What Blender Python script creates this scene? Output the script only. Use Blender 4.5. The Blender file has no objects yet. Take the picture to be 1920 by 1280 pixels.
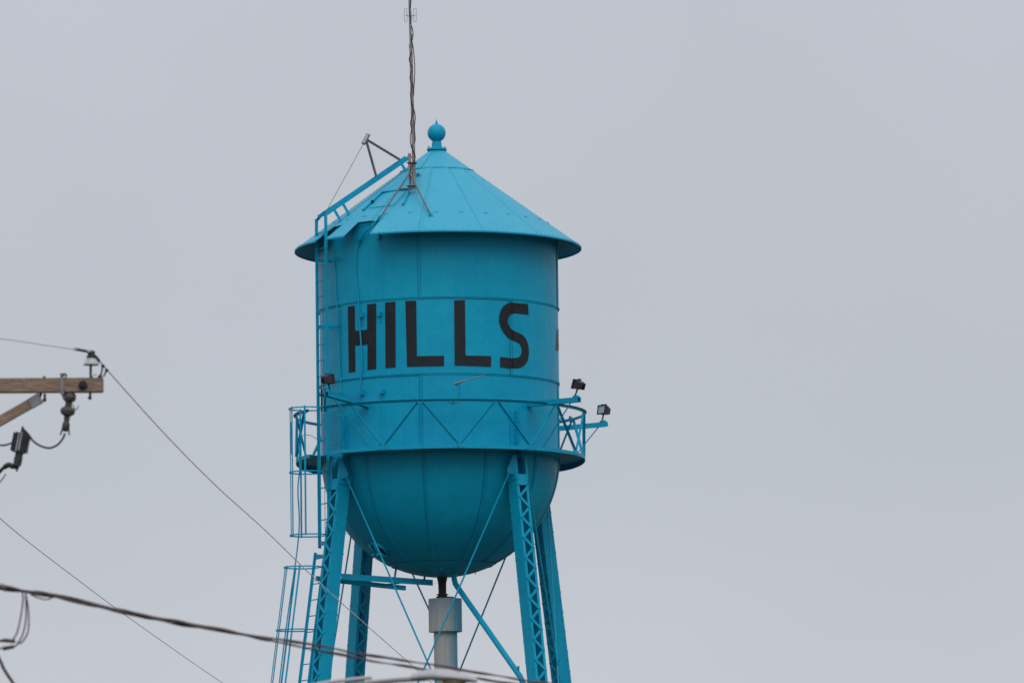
import bpy, bmesh, math, random
from mathutils import Vector, Matrix
random.seed(7)
V = Vector
sc = bpy.context.scene
C = sc.collection

# ------------------------------------------------------------------ camera
F = 10030.0                      # focal length in pixels of the 1920 px wide photograph
CAM = V((0, -102.5, 1.6))        # the tower's axis stands at x = y = 0
PITCH, YAW, ROLL = 0.1164, 0.0137, 0.0141
FW = V((math.sin(YAW)*math.cos(PITCH), math.cos(YAW)*math.cos(PITCH), math.sin(PITCH)))
_r = V((math.cos(YAW), -math.sin(YAW), 0)); _u = _r.cross(FW)
UP = _u*math.cos(ROLL) + _r*math.sin(ROLL)
RT = _r*math.cos(ROLL) - _u*math.sin(ROLL)
cd = bpy.data.cameras.new('camera'); cam = bpy.data.objects.new('camera', cd); C.objects.link(cam)
cd.sensor_width = 36; cd.sensor_fit = 'HORIZONTAL'; cd.lens = F/1920*36
cd.clip_start = 0.5; cd.clip_end = 6000
cam.matrix_world = Matrix(((RT.x, UP.x, -FW.x, CAM.x), (RT.y, UP.y, -FW.y, CAM.y), (RT.z, UP.z, -FW.z, CAM.z), (0, 0, 0, 1)))
cd.dof.use_dof = True; cd.dof.focus_distance = 86; cd.dof.aperture_fstop = 3.4
sc.camera = cam

# ------------------------------------------------------------------ sky and sun: a closed overcast sky
SUN_EL, SUN_AZ = math.radians(50), math.radians(172)
w = bpy.data.worlds.new('World'); sc.world = w; w.use_nodes = True
nt = w.node_tree; nt.nodes.clear()
N = nt.nodes.new; L = nt.links.new
out = N('ShaderNodeOutputWorld'); bg = N('ShaderNodeBackground'); L(bg.outputs[0], out.inputs[0])
sky = N('ShaderNodeTexSky'); sky.sky_type = 'NISHITA'; sky.sun_disc = False
sky.sun_elevation = SUN_EL; sky.sun_rotation = SUN_AZ; sky.dust_density = 4; sky.air_density = 1
tc = N('ShaderNodeTexCoord'); sep = N('ShaderNodeSeparateXYZ'); L(tc.outputs['Generated'], sep.inputs[0])
# brightness of an overcast sky: brighter towards the zenith, darker ground haze below the horizon
ramp = N('ShaderNodeValToRGB'); mp = N('ShaderNodeMapRange'); mp.inputs[1].default_value = 0; mp.inputs[2].default_value = 1
L(sep.outputs[2], mp.inputs[0]); L(mp.outputs[0], ramp.inputs[0])
e = ramp.color_ramp.elements
e[0].position = 0.0; e[0].color = (6.15, 6.40, 6.92, 1)
e[1].position = 1.0; e[1].color = (8.6, 9.05, 9.7, 1)
m = e.new(0.095); m.color = (5.22, 5.56, 6.10, 1); m = e.new(0.17); m.color = (5.42, 5.68, 6.28, 1)
nz = N('ShaderNodeTexNoise'); nz.inputs['Scale'].default_value = 6; nz.inputs['Detail'].default_value = 4
L(tc.outputs['Generated'], nz.inputs['Vector'])
nr = N('ShaderNodeMapRange'); nr.inputs[1].default_value = .3; nr.inputs[2].default_value = .7; nr.inputs[3].default_value = .955; nr.inputs[4].default_value = 1.04
L(nz.outputs['Fac'], nr.inputs[0])
mul = N('ShaderNodeMix'); mul.data_type = 'RGBA'; mul.blend_type = 'MULTIPLY'; mul.inputs[0].default_value = 1
L(ramp.outputs[0], mul.inputs[6]); L(nr.outputs[0], mul.inputs[7])
mix = N('ShaderNodeMix'); mix.data_type = 'RGBA'; mix.inputs[0].default_value = 0.95
L(sky.outputs[0], mix.inputs[6]); L(mul.outputs[2], mix.inputs[7])
L(mix.outputs[2], bg.inputs[0]); bg.inputs[1].default_value = 0.1
sd = bpy.data.lights.new('sun', 'SUN'); so = bpy.data.objects.new('sun', sd); C.objects.link(so)
sd.energy = 1.3; sd.angle = math.radians(55); sd.color = (1, .97, .93)
sdir = V((math.sin(SUN_AZ)*math.cos(SUN_EL), math.cos(SUN_AZ)*math.cos(SUN_EL), math.sin(SUN_EL)))
so.rotation_euler = sdir.to_track_quat('Z', 'Y').to_euler(); so.location = (0, 0, 60)
sc.view_settings.view_transform = 'Standard'; sc.view_settings.look = 'None'
sc.view_settings.exposure = 0; sc.view_settings.gamma = 1
sc.render.engine = 'CYCLES'; sc.cycles.max_bounces = 6

# ------------------------------------------------------------------ measuring helpers (photograph pixel -> point of the place)
def ray(px, py): return (FW + RT*((px-960)/F) + UP*((640-py)/F)).normalized()
def solve(px, py, fn, t0=40.0, t1=130.0, n=360):
    d = ray(px, py); a = t0; fa = fn(CAM+d*a)
    for i in range(1, n+1):
        b = t0+(t1-t0)*i/n; fb = fn(CAM+d*b)
        if fa > 0 >= fb:
            for _ in range(40):
                mm = (a+b)/2
                if fn(CAM+d*mm) > 0: a = mm
                else: b = mm
            return CAM+d*b
        a, fa = b, fb
    # no hit: the nearest approach
    best = min(((fn(CAM+d*(t0+(t1-t0)*i/n)), t0+(t1-t0)*i/n) for i in range(n+1)))
    return CAM+d*best[1]
def cyl(px, py, R): return solve(px, py, lambda p: math.hypot(p.x, p.y)-R)
def plane_y(px, py, y):
    d = ray(px, py); return CAM+d*((y-CAM.y)/d.y)
def atd(px, py, D): return CAM+ray(px, py)*(D/ray(px, py).dot(FW))
def polar(px, py, az):           # on the vertical plane through the axis at this azimuth
    a = math.radians(az); n = V((math.cos(a), math.sin(a), 0)); d = ray(px, py)
    return CAM - d*(CAM.dot(n)/d.dot(n))
def P(R, az, z):
    a = math.radians(az); return V((R*math.sin(a), -R*math.cos(a), z))
def er(az): return P(1, az, 0)
def et(az):
    a = math.radians(az); return V((math.cos(a), math.sin(a), 0))
ZV = V((0, 0, 1))

# ------------------------------------------------------------------ mesh helpers
class MB:
    def __init__(s): s.v = []; s.f = []
    def add(s, vs, fs):
        o = len(s.v); s.v += [tuple(v) for v in vs]; s.f += [tuple(i+o for i in f) for f in fs]; return s
    def box(s, c, ax, ay, az):   # centre and three half-axis vectors
        c = V(c); vs = [c+ax*i+ay*j+az*k for k in (-1, 1) for j in (-1, 1) for i in (-1, 1)]
        return s.add(vs, [(0,2,3,1),(4,5,7,6),(0,1,5,4),(2,6,7,3),(0,4,6,2),(1,3,7,5)])
    def bar(s, p, q, wv, hv):    # rectangular bar, half-axis vectors of its section
        p, q = V(p), V(q); return s.box((p+q)/2, (q-p)/2, wv, hv)
    def tube(s, pts, r, n=8, cap=True):
        pts = [V(p) for p in pts]; rs = list(r) if isinstance(r, (list, tuple)) else [r]*len(pts)
        q = [pts[0]]; qr = [rs[0]]               # long runs are cut up so that no face is a sliver
        for i in range(1, len(pts)):
            m_ = max(1, int((pts[i]-pts[i-1]).length/max(.12, 14*rs[i])))
            for j in range(1, m_+1): q.append(pts[i-1].lerp(pts[i], j/m_)); qr.append(rs[i-1]+(rs[i]-rs[i-1])*j/m_)
        pts, rs = q, qr; k = len(pts); ref = None; vs = []
        for i, p in enumerate(pts):
            d = (pts[min(i+1, k-1)]-pts[max(i-1, 0)]).normalized()
            if ref is None:
                ref = d.orthogonal().normalized()
            else:
                ref = (ref-d*ref.dot(d)); ref = ref.normalized() if ref.length > 1e-6 else d.orthogonal().normalized()
            b = d.cross(ref)
            for j in range(n):
                a = 2*math.pi*j/n; vs.append(p+(ref*math.cos(a)+b*math.sin(a))*rs[i])
        fs = [(i*n+j, i*n+(j+1)%n, (i+1)*n+(j+1)%n, (i+1)*n+j) for i in range(k-1) for j in range(n)]
        if cap: fs += [tuple(range(n-1, -1, -1)), tuple(range((k-1)*n, k*n))]
        return s.add(vs, fs)
    def lathe(s, c, prof, n=32, axis=ZV):      # profile (radius, height) from c along axis
        c = V(c); axis = V(axis).normalized(); u = axis.orthogonal().normalized() if abs(axis.z) < .999 else V((1, 0, 0)); v = axis.cross(u); vs = []
        for (r, h) in prof:
            for j in range(n):
                a = 2*math.pi*j/n; vs.append(c+axis*h+(u*math.cos(a)+v*math.sin(a))*max(r, 1e-4))
        k = len(prof)
        fs = [(i*n+j, i*n+(j+1)%n, (i+1)*n+(j+1)%n, (i+1)*n+j) for i in range(k-1) for j in range(n)]
        fs += [tuple(range(n-1, -1, -1)), tuple(range((k-1)*n, k*n))]
        return s.add(vs, fs)
    def prism(s, poly, t):       # planar polygon extruded by vector t
        n = len(poly); poly = [V(p) for p in poly]; vs = poly+[p+t for p in poly]
        fs = [tuple(range(n-1, -1, -1)), tuple(range(n, 2*n))]+[(i, (i+1)%n, (i+1)%n+n, i+n) for i in range(n)]
        return s.add(vs, fs)
    def arc(s, R, a0, a1, prof, step=2.0):     # section (dr, dz) swept round the tower at radius R; prof closed
        k = max(2, int(abs(a1-a0)/step)+1); n = len(prof); vs = []
        for i in range(k+1):
            a = a0+(a1-a0)*i/k
            for (dr, z) in prof: vs.append(P(R+dr, a, z))
        fs = [(i*n+j, i*n+(j+1)%n, (i+1)*n+(j+1)%n, (i+1)*n+j) for i in range(k) for j in range(n)]
        fs += [tuple(range(n-1, -1, -1)), tuple(range(k*n, (k+1)*n))]
        return s.add(vs, fs)
    def sheet(s, vs, fs, ns, t): # a sheet thickened inwards by t along -normals
        vs = [V(v) for v in vs]; n = len(vs); cnt = {}
        for f in fs:
            for i in range(len(f)):
                ed = (f[i], f[(i+1)%len(f)]); cnt[ed] = 1
        al = vs+[v-nn*t for v, nn in zip(vs, ns)]
        ff = list(fs)+[tuple(i+n for i in reversed(f)) for f in fs]
        for (a, b) in cnt:
            if (b, a) not in cnt: ff.append((b, a, a+n, b+n))
        return s.add(al, ff)
    def mesh(s, name, mat, smooth=None):
        me = bpy.data.meshes.new(name); me.from_pydata(s.v, [], s.f)
        bm = bmesh.new(); bm.from_mesh(me); bmesh.ops.recalc_face_normals(bm, faces=bm.faces); bm.to_mesh(me); bm.free()
        me.materials.append(mat)
        if smooth:
            me.polygons.foreach_set('use_smooth', [True]*len(me.polygons)); me.set_sharp_from_angle(angle=math.radians(smooth))
        me.update(); return me
    def build(s, name, mat, parent=None, smooth=None):
        return link(name, s.mesh(name, mat, smooth), parent)
def link(name, me, parent=None, mat=None):
    o = bpy.data.objects.new(name, me); C.objects.link(o)
    if parent is not None:
        o.parent = parent
        o.matrix_parent_inverse = WM[parent.name].inverted()
    WM[o.name] = mat.copy() if mat is not None else Matrix()
    if mat is not None: o.matrix_basis = mat
    return o
WM = {}
def thing(name, label, cat, loc=(0, 0, 0), group=None):
    o = bpy.data.objects.new(name, None); C.objects.link(o); o.location = loc; o.empty_display_size = .3
    WM[o.name] = Matrix.Translation(loc); tag(o, label, cat, group); return o
def tag(o, label, cat, group=None):
    o['label'] = label; o['category'] = cat
    if group: o['group'] = group
    return o
def stuff(o): o['kind'] = 'stuff'; return o
def rivets(pts, r, h, name, mat, parent):
    b = MB()
    for (p, n) in pts:
        n = V(n).normalized(); u = n.orthogonal().normalized(); v = n.cross(u); p = V(p)
        vs = [p+(u*math.cos(a)+v*math.sin(a))*r-n*.002 for a in [i*math.pi/3 for i in range(6)]]
        vs += [p+(u*math.cos(a)+v*math.sin(a))*r*.62+n*h for a in [i*math.pi/3 for i in range(6)]]
        b.add(vs, [(i, (i+1)%6, 6+(i+1)%6, 6+i) for i in range(6)]+[tuple(range(6, 12))])
    return stuff(b.build(name, mat, parent))
def frame_m(o, x, y, z):
    return Matrix(((x.x, y.x, z.x, o.x), (x.y, y.y, z.y, o.y), (x.z, y.z, z.z, o.z), (0, 0, 0, 1)))
def catmull(pts, n=8):
    pts = [V(p) for p in pts]; q = [pts[0]*2-pts[1]]+pts+[pts[-1]*2-pts[-2]]; r = []
    for i in range(1, len(q)-2):
        for k in range(n):
            t = k/n; a, b, c, d = q[i-1], q[i], q[i+1], q[i+2]
            r.append(.5*((2*b)+(c-a)*t+(2*a-5*b+4*c-d)*t*t+(3*b-a-3*c+d)*t**3))
    r.append(pts[-1]); return r

# ------------------------------------------------------------------ materials
def mat(name, col, rough=.5, metal=0, col2=None, scale=3, detail=5, stretch=(1, 1, 1), bump=0, bscale=30, lo=.35, hi=.65, rvar=.08, spec=.5):
    m = bpy.data.materials.new(name); m.use_nodes = True; nt = m.node_tree; b = nt.nodes['Principled BSDF']
    b.inputs['Base Color'].default_value = (*col, 1); b.inputs['Roughness'].default_value = rough; b.inputs['Metallic'].default_value = metal
    b.inputs['Specular IOR Level'].default_value = spec
    tc = nt.nodes.new('ShaderNodeTexCoord'); mp = nt.nodes.new('ShaderNodeMapping'); mp.inputs['Scale'].default_value = stretch
    nt.links.new(tc.outputs['Object'], mp.inputs[0])
    nz = nt.nodes.new('ShaderNodeTexNoise'); nz.inputs['Scale'].default_value = scale; nz.inputs['Detail'].default_value = detail
    nt.links.new(mp.outputs[0], nz.inputs['Vector'])
    mr = nt.nodes.new('ShaderNodeMapRange'); mr.inputs[1].default_value = lo; mr.inputs[2].default_value = hi
    nt.links.new(nz.outputs['Fac'], mr.inputs[0])
    mx = nt.nodes.new('ShaderNodeMix'); mx.data_type = 'RGBA'
    mx.inputs[6].default_value = (*col, 1); mx.inputs[7].default_value = (*(col2 or [c*.85 for c in col]), 1)
    nt.links.new(mr.outputs[0], mx.inputs[0]); nt.links.new(mx.outputs[2], b.inputs['Base Color'])
    rr = nt.nodes.new('ShaderNodeMapRange'); rr.inputs[3].default_value = rough-rvar; rr.inputs[4].default_value = rough+rvar
    nt.links.new(nz.outputs['Fac'], rr.inputs[0]); nt.links.new(rr.outputs[0], b.inputs['Roughness'])
    if bump:
        n2 = nt.nodes.new('ShaderNodeTexNoise'); n2.inputs['Scale'].default_value = bscale; n2.inputs['Detail'].default_value = 3
        nt.links.new(tc.outputs['Object'], n2.inputs['Vector'])
        bp = nt.nodes.new('ShaderNodeBump'); bp.inputs['Strength'].default_value = bump; bp.inputs['Distance'].default_value = .02
        nt.links.new(n2.outputs['Fac'], bp.inputs['Height']); nt.links.new(bp.outputs[0], b.inputs['Normal'])
    return m
def paint_material(name, rough=.42, spec=.16):
    """Turquoise enamel: chalky fading in patches, rain streaks, a little grime."""
    m = bpy.data.materials.new(name); m.use_nodes = True; nt = m.node_tree; b = nt.nodes['Principled BSDF']
    N = nt.nodes.new; L = nt.links.new
    b.inputs['Specular IOR Level'].default_value = spec
    tc = N('ShaderNodeTexCoord')
    n1 = N('ShaderNodeTexNoise'); n1.inputs['Scale'].default_value = 1.1; n1.inputs['Detail'].default_value = 6; n1.inputs['Roughness'].default_value = .6
    L(tc.outputs['Object'], n1.inputs['Vector'])
    mp = N('ShaderNodeMapping'); mp.inputs['Scale'].default_value = (7, 7, .35); L(tc.outputs['Object'], mp.inputs[0])
    n2 = N('ShaderNodeTexNoise'); n2.inputs['Scale'].default_value = 1.3; n2.inputs['Detail'].default_value = 5; L(mp.outputs[0], n2.inputs['Vector'])
    n3 = N('ShaderNodeTexNoise'); n3.inputs['Scale'].default_value = 22; n3.inputs['Detail'].default_value = 4; L(tc.outputs['Object'], n3.inputs['Vector'])
    a = N('ShaderNodeMapRange'); a.inputs[1].default_value = .35; a.inputs[2].default_value = .68; L(n1.outputs['Fac'], a.inputs[0])
    m1 = N('ShaderNodeMix'); m1.data_type = 'RGBA'; m1.inputs[6].default_value = (*PAINT_A, 1); m1.inputs[7].default_value = (*PAINT_B, 1); L(a.outputs[0], m1.inputs[0])
    s = N('ShaderNodeMapRange'); s.inputs[1].default_value = .52; s.inputs[2].default_value = .8; s.inputs[4].default_value = .32; L(n2.outputs['Fac'], s.inputs[0])
    m2 = N('ShaderNodeMix'); m2.data_type = 'RGBA'; m2.inputs[7].default_value = (*PAINT_C, 1); L(s.outputs[0], m2.inputs[0]); L(m1.outputs[2], m2.inputs[6])
    g = N('ShaderNodeMapRange'); g.inputs[1].default_value = .6; g.inputs[2].default_value = .8; g.inputs[4].default_value = .3; L(n3.outputs['Fac'], g.inputs[0])
    m3 = N('ShaderNodeMix'); m3.data_type = 'RGBA'; m3.inputs[7].default_value = (*PAINT_D, 1); L(g.outputs[0], m3.inputs[0]); L(m2.outputs[2], m3.inputs[6])
    # thin dark rain runs, finer than the chalky ones
    mp2 = N('ShaderNodeMapping'); mp2.inputs['Scale'].default_value = (16, 16, .5); mp2.inputs['Location'].default_value = (3, 7, 1); L(tc.outputs['Object'], mp2.inputs[0])
    n5 = N('ShaderNodeTexNoise'); n5.inputs['Scale'].default_value = 1.1; n5.inputs['Detail'].default_value = 4; L(mp2.outputs[0], n5.inputs['Vector'])
    s5 = N('ShaderNodeMapRange'); s5.inputs[1].default_value = .58; s5.inputs[2].default_value = .76; s5.inputs[4].default_value = .45; L(n5.outputs['Fac'], s5.inputs[0])
    g5 = N('ShaderNodeMath'); g5.operation = 'MULTIPLY'; L(s5.outputs[0], g5.inputs[0]); L(a.outputs[0], g5.inputs[1])
    m5 = N('ShaderNodeMix'); m5.data_type = 'RGBA'; m5.inputs[7].default_value = (*[c*.62+.004 for c in PAINT_A], 1); L(g5.outputs[0], m5.inputs[0]); L(m3.outputs[2], m5.inputs[6])
    L(m5.outputs[2], b.inputs['Base Color'])
    r = N('ShaderNodeMapRange'); r.inputs[3].default_value = rough-.1; r.inputs[4].default_value = rough+.14; L(n1.outputs['Fac'], r.inputs[0]); L(r.outputs[0], b.inputs['Roughness'])
    n4 = N('ShaderNodeTexNoise'); n4.inputs['Scale'].default_value = 1.6; n4.inputs['Detail'].default_value = 3; L(tc.outputs['Object'], n4.inputs['Vector'])
    bp = N('ShaderNodeBump'); bp.inputs['Strength'].default_value = .6; bp.inputs['Distance'].default_value = .05; L(n4.outputs['Fac'], bp.inputs['Height'])
    L(bp.outputs[0], b.inputs['Normal'])
    return m
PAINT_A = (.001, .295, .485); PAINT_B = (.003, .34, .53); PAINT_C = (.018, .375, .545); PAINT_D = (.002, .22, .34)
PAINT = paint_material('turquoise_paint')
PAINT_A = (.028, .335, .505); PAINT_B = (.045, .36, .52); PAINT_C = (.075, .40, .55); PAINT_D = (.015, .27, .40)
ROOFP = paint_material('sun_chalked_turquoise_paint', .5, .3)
CAULK = mat('grimy_seam_sealant', (.004, .135, .20), .8, col2=(.005, .20, .30), scale=9, spec=.1)
FADED = mat('faded_brown_black_paint', (.14, .115, .105), .7, col2=(.10, .085, .08), scale=9, spec=.3)
def worn(name):
    PAINTW = PAINT.copy(); PAINTW.name = name; nt = PAINTW.node_tree; b = nt.nodes['Principled BSDF']
    src = b.inputs['Base Color'].links[0].from_socket
    tc = nt.nodes.new('ShaderNodeTexCoord'); nz = nt.nodes.new('ShaderNodeTexNoise'); nz.inputs['Scale'].default_value = 5.5; nz.inputs['Detail'].default_value = 7
    nt.links.new(tc.outputs['Object'], nz.inputs['Vector'])
    mr = nt.nodes.new('ShaderNodeMapRange'); mr.inputs[1].default_value = .61; mr.inputs[2].default_value = .72; mr.inputs[4].default_value = .55; nt.links.new(nz.outputs['Fac'], mr.inputs[0])
    mx = nt.nodes.new('ShaderNodeMix'); mx.data_type = 'RGBA'; mx.inputs[7].default_value = (.10, .075, .06, 1)
    nt.links.new(mr.outputs[0], mx.inputs[0]); nt.links.new(src, mx.inputs[6]); nt.links.new(mx.outputs[2], b.inputs['Base Color'])
    return PAINTW
WORN = worn('worn_turquoise_paint')
BLACK = mat('black_lettering_paint', (.007, .012, .017), .65, col2=(.013, .019, .025), scale=6, spec=.3)
GALV = mat('galvanized_steel', (.30, .29, .30), .5, .6, col2=(.20, .19, .20), scale=9)
GALV_D = mat('dull_galvanized_steel', (.17, .17, .185), .55, .4, col2=(.11, .11, .125), scale=7)
MASTM = mat('weathered_mast_pipe', (.31, .28, .285), .65, .1, col2=(.20, .165, .165), scale=5)
RUB = mat('black_cable', (.012, .012, .014), .55)
DARKM = mat('dark_bronze_housing', (.035, .030, .034), .45, .2, col2=(.022, .02, .024), scale=12)
LENS = bpy.data.materials.new('floodlight_glass'); LENS.use_nodes = True
_b = LENS.node_tree.nodes['Principled BSDF']; _b.inputs['Base Color'].default_value = (.55, .60, .64, 1); _b.inputs['Roughness'].default_value = .12
RUST = mat('rusted_iron', (.045, .032, .034), .7, .3, col2=(.02, .015, .017), scale=14, bump=.4)
RED = mat('rust_red_primer', (.30, .055, .03), .7, col2=(.16, .04, .025), scale=18)
WOOD = mat('weathered_crossarm_wood', (.36, .245, .18), .8, col2=(.135, .09, .07), scale=5, detail=8, stretch=(1.2, 14, 14), bump=.5, bscale=40, lo=.3, hi=.7)
POLEW = mat('pole_wood', (.17, .115, .08), .85, col2=(.09, .06, .045), scale=4, detail=8, stretch=(12, 12, .8), bump=.5)
PORC = mat('grey_porcelain', (.50, .53, .55), .25, col2=(.38, .41, .43), scale=10)
BROWNP = mat('brown_grey_insulator', (.115, .11, .092), .45, col2=(.07, .066, .057), scale=12)
POLY = mat('dark_polymer', (.045, .055, .06), .5, col2=(.025, .03, .035), scale=14)
WIRE = mat('bare_aluminium_wire', (.85, .83, .88), .6, 0, col2=(.78, .76, .81), scale=6)
CABLE = mat('weathered_cable', (.038, .024, .028), .65, col2=(.085, .058, .060), scale=3)
TRIP = mat('rusty_tripod_tube', (.20, .155, .15), .65, .2, col2=(.11, .08, .078), scale=8)
LAMPG = mat('lamp_grey_paint', (.24, .23, .255), .6, .1, col2=(.19, .185, .20), scale=6)
LAMPH = mat('pale_lamp_housing', (.44, .43, .46), .6, 0, col2=(.38, .37, .40), scale=6)
LAMPB = mat('yellowed_lamp_lens', (.32, .27, .18), .35, col2=(.25, .20, .12), scale=8)
GRASS = mat('dry_grass', (.040, .045, .024), .95, col2=(.055, .052, .030), scale=.15, detail=8, bump=.6, bscale=4)

# ------------------------------------------------------------------ ground
g = MB().add([(-2500, -2500, 0), (2500, -2500, 0), (2500, 2500, 0), (-2500, 2500, 0)], [(0, 1, 2, 3)]).build('ground', GRASS)
g['kind'] = 'structure'; g['label'] = 'flat dry grass ground below the tower'

# ================================================================== WATER TOWER
S = 0.010223                     # metres per photograph pixel at the tower's axis
R = 2.29
RE = 270.5*S; RB = 271.5*S
zE = cyl(820, 432, RE).z
slope = (cyl(819, 313.5, .70).z-zE)/(RE-.70)
def zc_(r): return zE+(RE-r)*slope
CN = lambda az: (er(az)*slope+ZV).normalized()
zU = cyl(823, 555, R+.016).z; zL = cyl(824, 698, R+.008).z
zB = cyl(825, 840, RB).z; zRail = cyl(825, 747.5, RB).z
zBowl = plane_y(826, 858, 0).z
zTop = zc_(R)+.0
def cone(px, py): return solve(px, py, lambda p: p.z-zc_(math.hypot(p.x, p.y)) if math.hypot(p.x, p.y) > .1 else 1e3) if False else _cone(px, py)
def _cone(px, py):
    d = ray(px, py); t = 95.0
    while t < 108:
        p = CAM+d*t
        if p.z < zc_(math.hypot(p.x, p.y)): return p
        t += .004
    return p
def sphere(px, py, RR): return solve(px, py, lambda p: (p-V((0, 0, zBowl))).length-RR)

tower = thing('water_tower', 'turquoise riveted water tower with conical roof and black HILLS lettering', 'water tower')

# ---- tank: an inner vessel that carries the lapped plates
b = MB(); prof = [(R-.03, zTop-.03), (R-.03, zBowl)]
prof += [((R-.03)*math.cos(a), zBowl-(R-.03)*math.sin(a)) for a in [math.radians(i*7.5) for i in range(1, 12)]]+[(.01, zBowl-R+.03)]
b.lathe((0, 0, 0), prof, 64)
tank = b.build('tank', PAINT, tower, 40)
riv = []; riv_b = []; caulk = MB()
def shell_course(z0, z1, off, seams, nz=2):
    for a0 in seams:
        nA = 46; vs = []; ns = []; fs = []
        span = 90+1.6
        for i in range(nA+1):
            a = a0-1.6+span*i/nA
            rr = R+off+.010*(1-i/nA)
            for j in range(nz+1):
                vs.append(P(rr, a, z0+(z1-z0)*j/nz)); ns.append(er(a))
        for i in range(nA):
            for j in range(nz):
                k = i*(nz+1)+j; fs.append((k, k+nz+1, k+nz+2, k+1))
        MB().sheet(vs, fs, ns, .010).build('shell_plate', PAINT, tank, 30)
        n = int((z1-z0)/.040)
        for k in range(1, n):
            z_ = z0+(z1-z0)*k/n
            over = abs(a0-37.4) < .1 and any(cyl(959, y1, R).z < z_ < cyl(959, y0, R).z for y0, y1 in ((565, 590), (617, 640), (669, 692)))
            (riv_b if over else riv).append((P(R+off+.0105+(.006 if over else 0), a0-.6, z_), er(a0)))
        za, zb_ = z0+.002, z1-.02      # sealant along the lapped edge
        caulk.box(P(R+off+.004, a0-1.6-.14, (za+zb_)/2), et(a0-1.7)*.005, er(a0-1.7)*.0085, ZV*(zb_-za)/2)
ztopc = zc_(R+.03)-.022
shell_course(zU-.035, ztopc, .016, [-7.8+90*k for k in range(4)])
shell_course(zL-.035, zU+.02, .008, [-52.6+90*k for k in range(4)])
shell_course(zBowl-.06, zL+.02, 0, [-7.8+90*k for k in range(4)])
n = 380
for k in range(n):
    a = k*360/n
    fr = ((a+7.8+1.6) % 90)/91.6; fm = ((a+52.6+1.6) % 90)/91.6
    riv.append((P(R+.016+.010*(1-fr), a, zU-.006), er(a))); riv.append((P(R+.008+.010*(1-fm), a, zL-.006), er(a)))
    if k % 2 == 0: riv.append((P(R+.0265, a, ztopc-.06), er(a)))
rivets(riv, .0145, .015, 'shell_rivets', PAINT, tank)
rivets(riv_b, .0145, .015, 'shell_rivets', BLACK, tank)
for z_, off in ((zU-.035, .008), (zL-.035, 0)):
    caulk.arc(R+off, 0, 360, [(-.005, z_-.011), (.0118, z_-.011), (.0118, z_+.001), (-.005, z_+.001)])
stuff(caulk.build('seam_sealant', CAULK, tank, 30))
# thin caulked lines where the courses lap
# ---- hemispherical bowl of twelve petals and a bottom dish
rcap = .98; bowl_riv = []
phi_cap = math.acos(rcap/R)
for k in range(12):
    a0 = -7.5+30*k; vs = []; ns = []; fs = []; nA, nP = 16, 22
    for i in range(nA+1):
        a = a0-.9+30.9*i/nA
        for j in range(nP+1):
            ph = -.02+(phi_cap+.035+.02)*j/nP
            rr = R-.002+.010*(1-i/nA)
            nn = er(a)*math.cos(ph)-ZV*math.sin(ph)
            vs.append(V((0, 0, zBowl))+nn*rr); ns.append(nn)
    for i in range(nA):
        for j in range(nP):
            q = i*(nP+1)+j; fs.append((q, q+1, q+nP+2, q+nP+1))
    MB().sheet(vs, fs, ns, .009).build('bowl_plate', PAINT, tank, 30)
    m_ = 62
    for j in range(3, m_):
        ph = phi_cap*j/m_; 
        for da in (-.45, .5):
            a = a0+da/max(.35, math.cos(ph)); nn = er(a)*math.cos(ph)-ZV*math.sin(ph)
            bowl_riv.append((V((0, 0, zBowl))+nn*(R+(.009 if da < 0 else .0085)), nn))
vs = []; fs = []; nA = 72; nP = 10; b = MB()
prof = [(((R+.012)*math.cos(ph)), zBowl-(R+.012)*math.sin(ph)) for ph in [phi_cap-.02+(math.pi/2-phi_cap+.02)*j/nP for j in range(nP+1)]]
b.lathe((0, 0, 0), [(prof[0][0]-.01, prof[0][1]+.012)]+prof, 72).build('bottom_dish', PAINT, tank, 35)
for k in range(110):
    a = k*360/110; ph = phi_cap+.012; nn = er(a)*math.cos(ph)-ZV*math.sin(ph); bowl_riv.append((V((0, 0, zBowl))+nn*(R+.012), nn))
rivets(bowl_riv, .0145, .012, 'bowl_rivets', PAINT, tank)
cb = MB()
for k in range(12):
    a0 = -7.5+30*k-.9; vs = []; ns = []
    for j in range(41):
        ph = phi_cap*j/40; cw = .013/(R*max(.3, math.cos(ph)))*57.3
        for a in (a0-cw, a0+.02):
            nn = er(a)*math.cos(ph)-ZV*math.sin(ph); vs.append(V((0, 0, zBowl))+nn*(R+.0045)); ns.append(nn)
    cb.sheet(vs, [(2*j, 2*j+1, 2*j+3, 2*j+2) for j in range(40)], ns, .008)
cb.lathe((0, 0, 0), [((R+.011)*math.cos(phi_cap-.021-q), zBowl-(R+.011)*math.sin(phi_cap-.021-q)) for q in (0, .0065)]+[((R-.01)*math.cos(phi_cap-.0275), zBowl-(R-.01)*math.sin(phi_cap-.0275))], 72)
stuff(cb.build('seam_sealant', CAULK, tank, 30))

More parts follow.
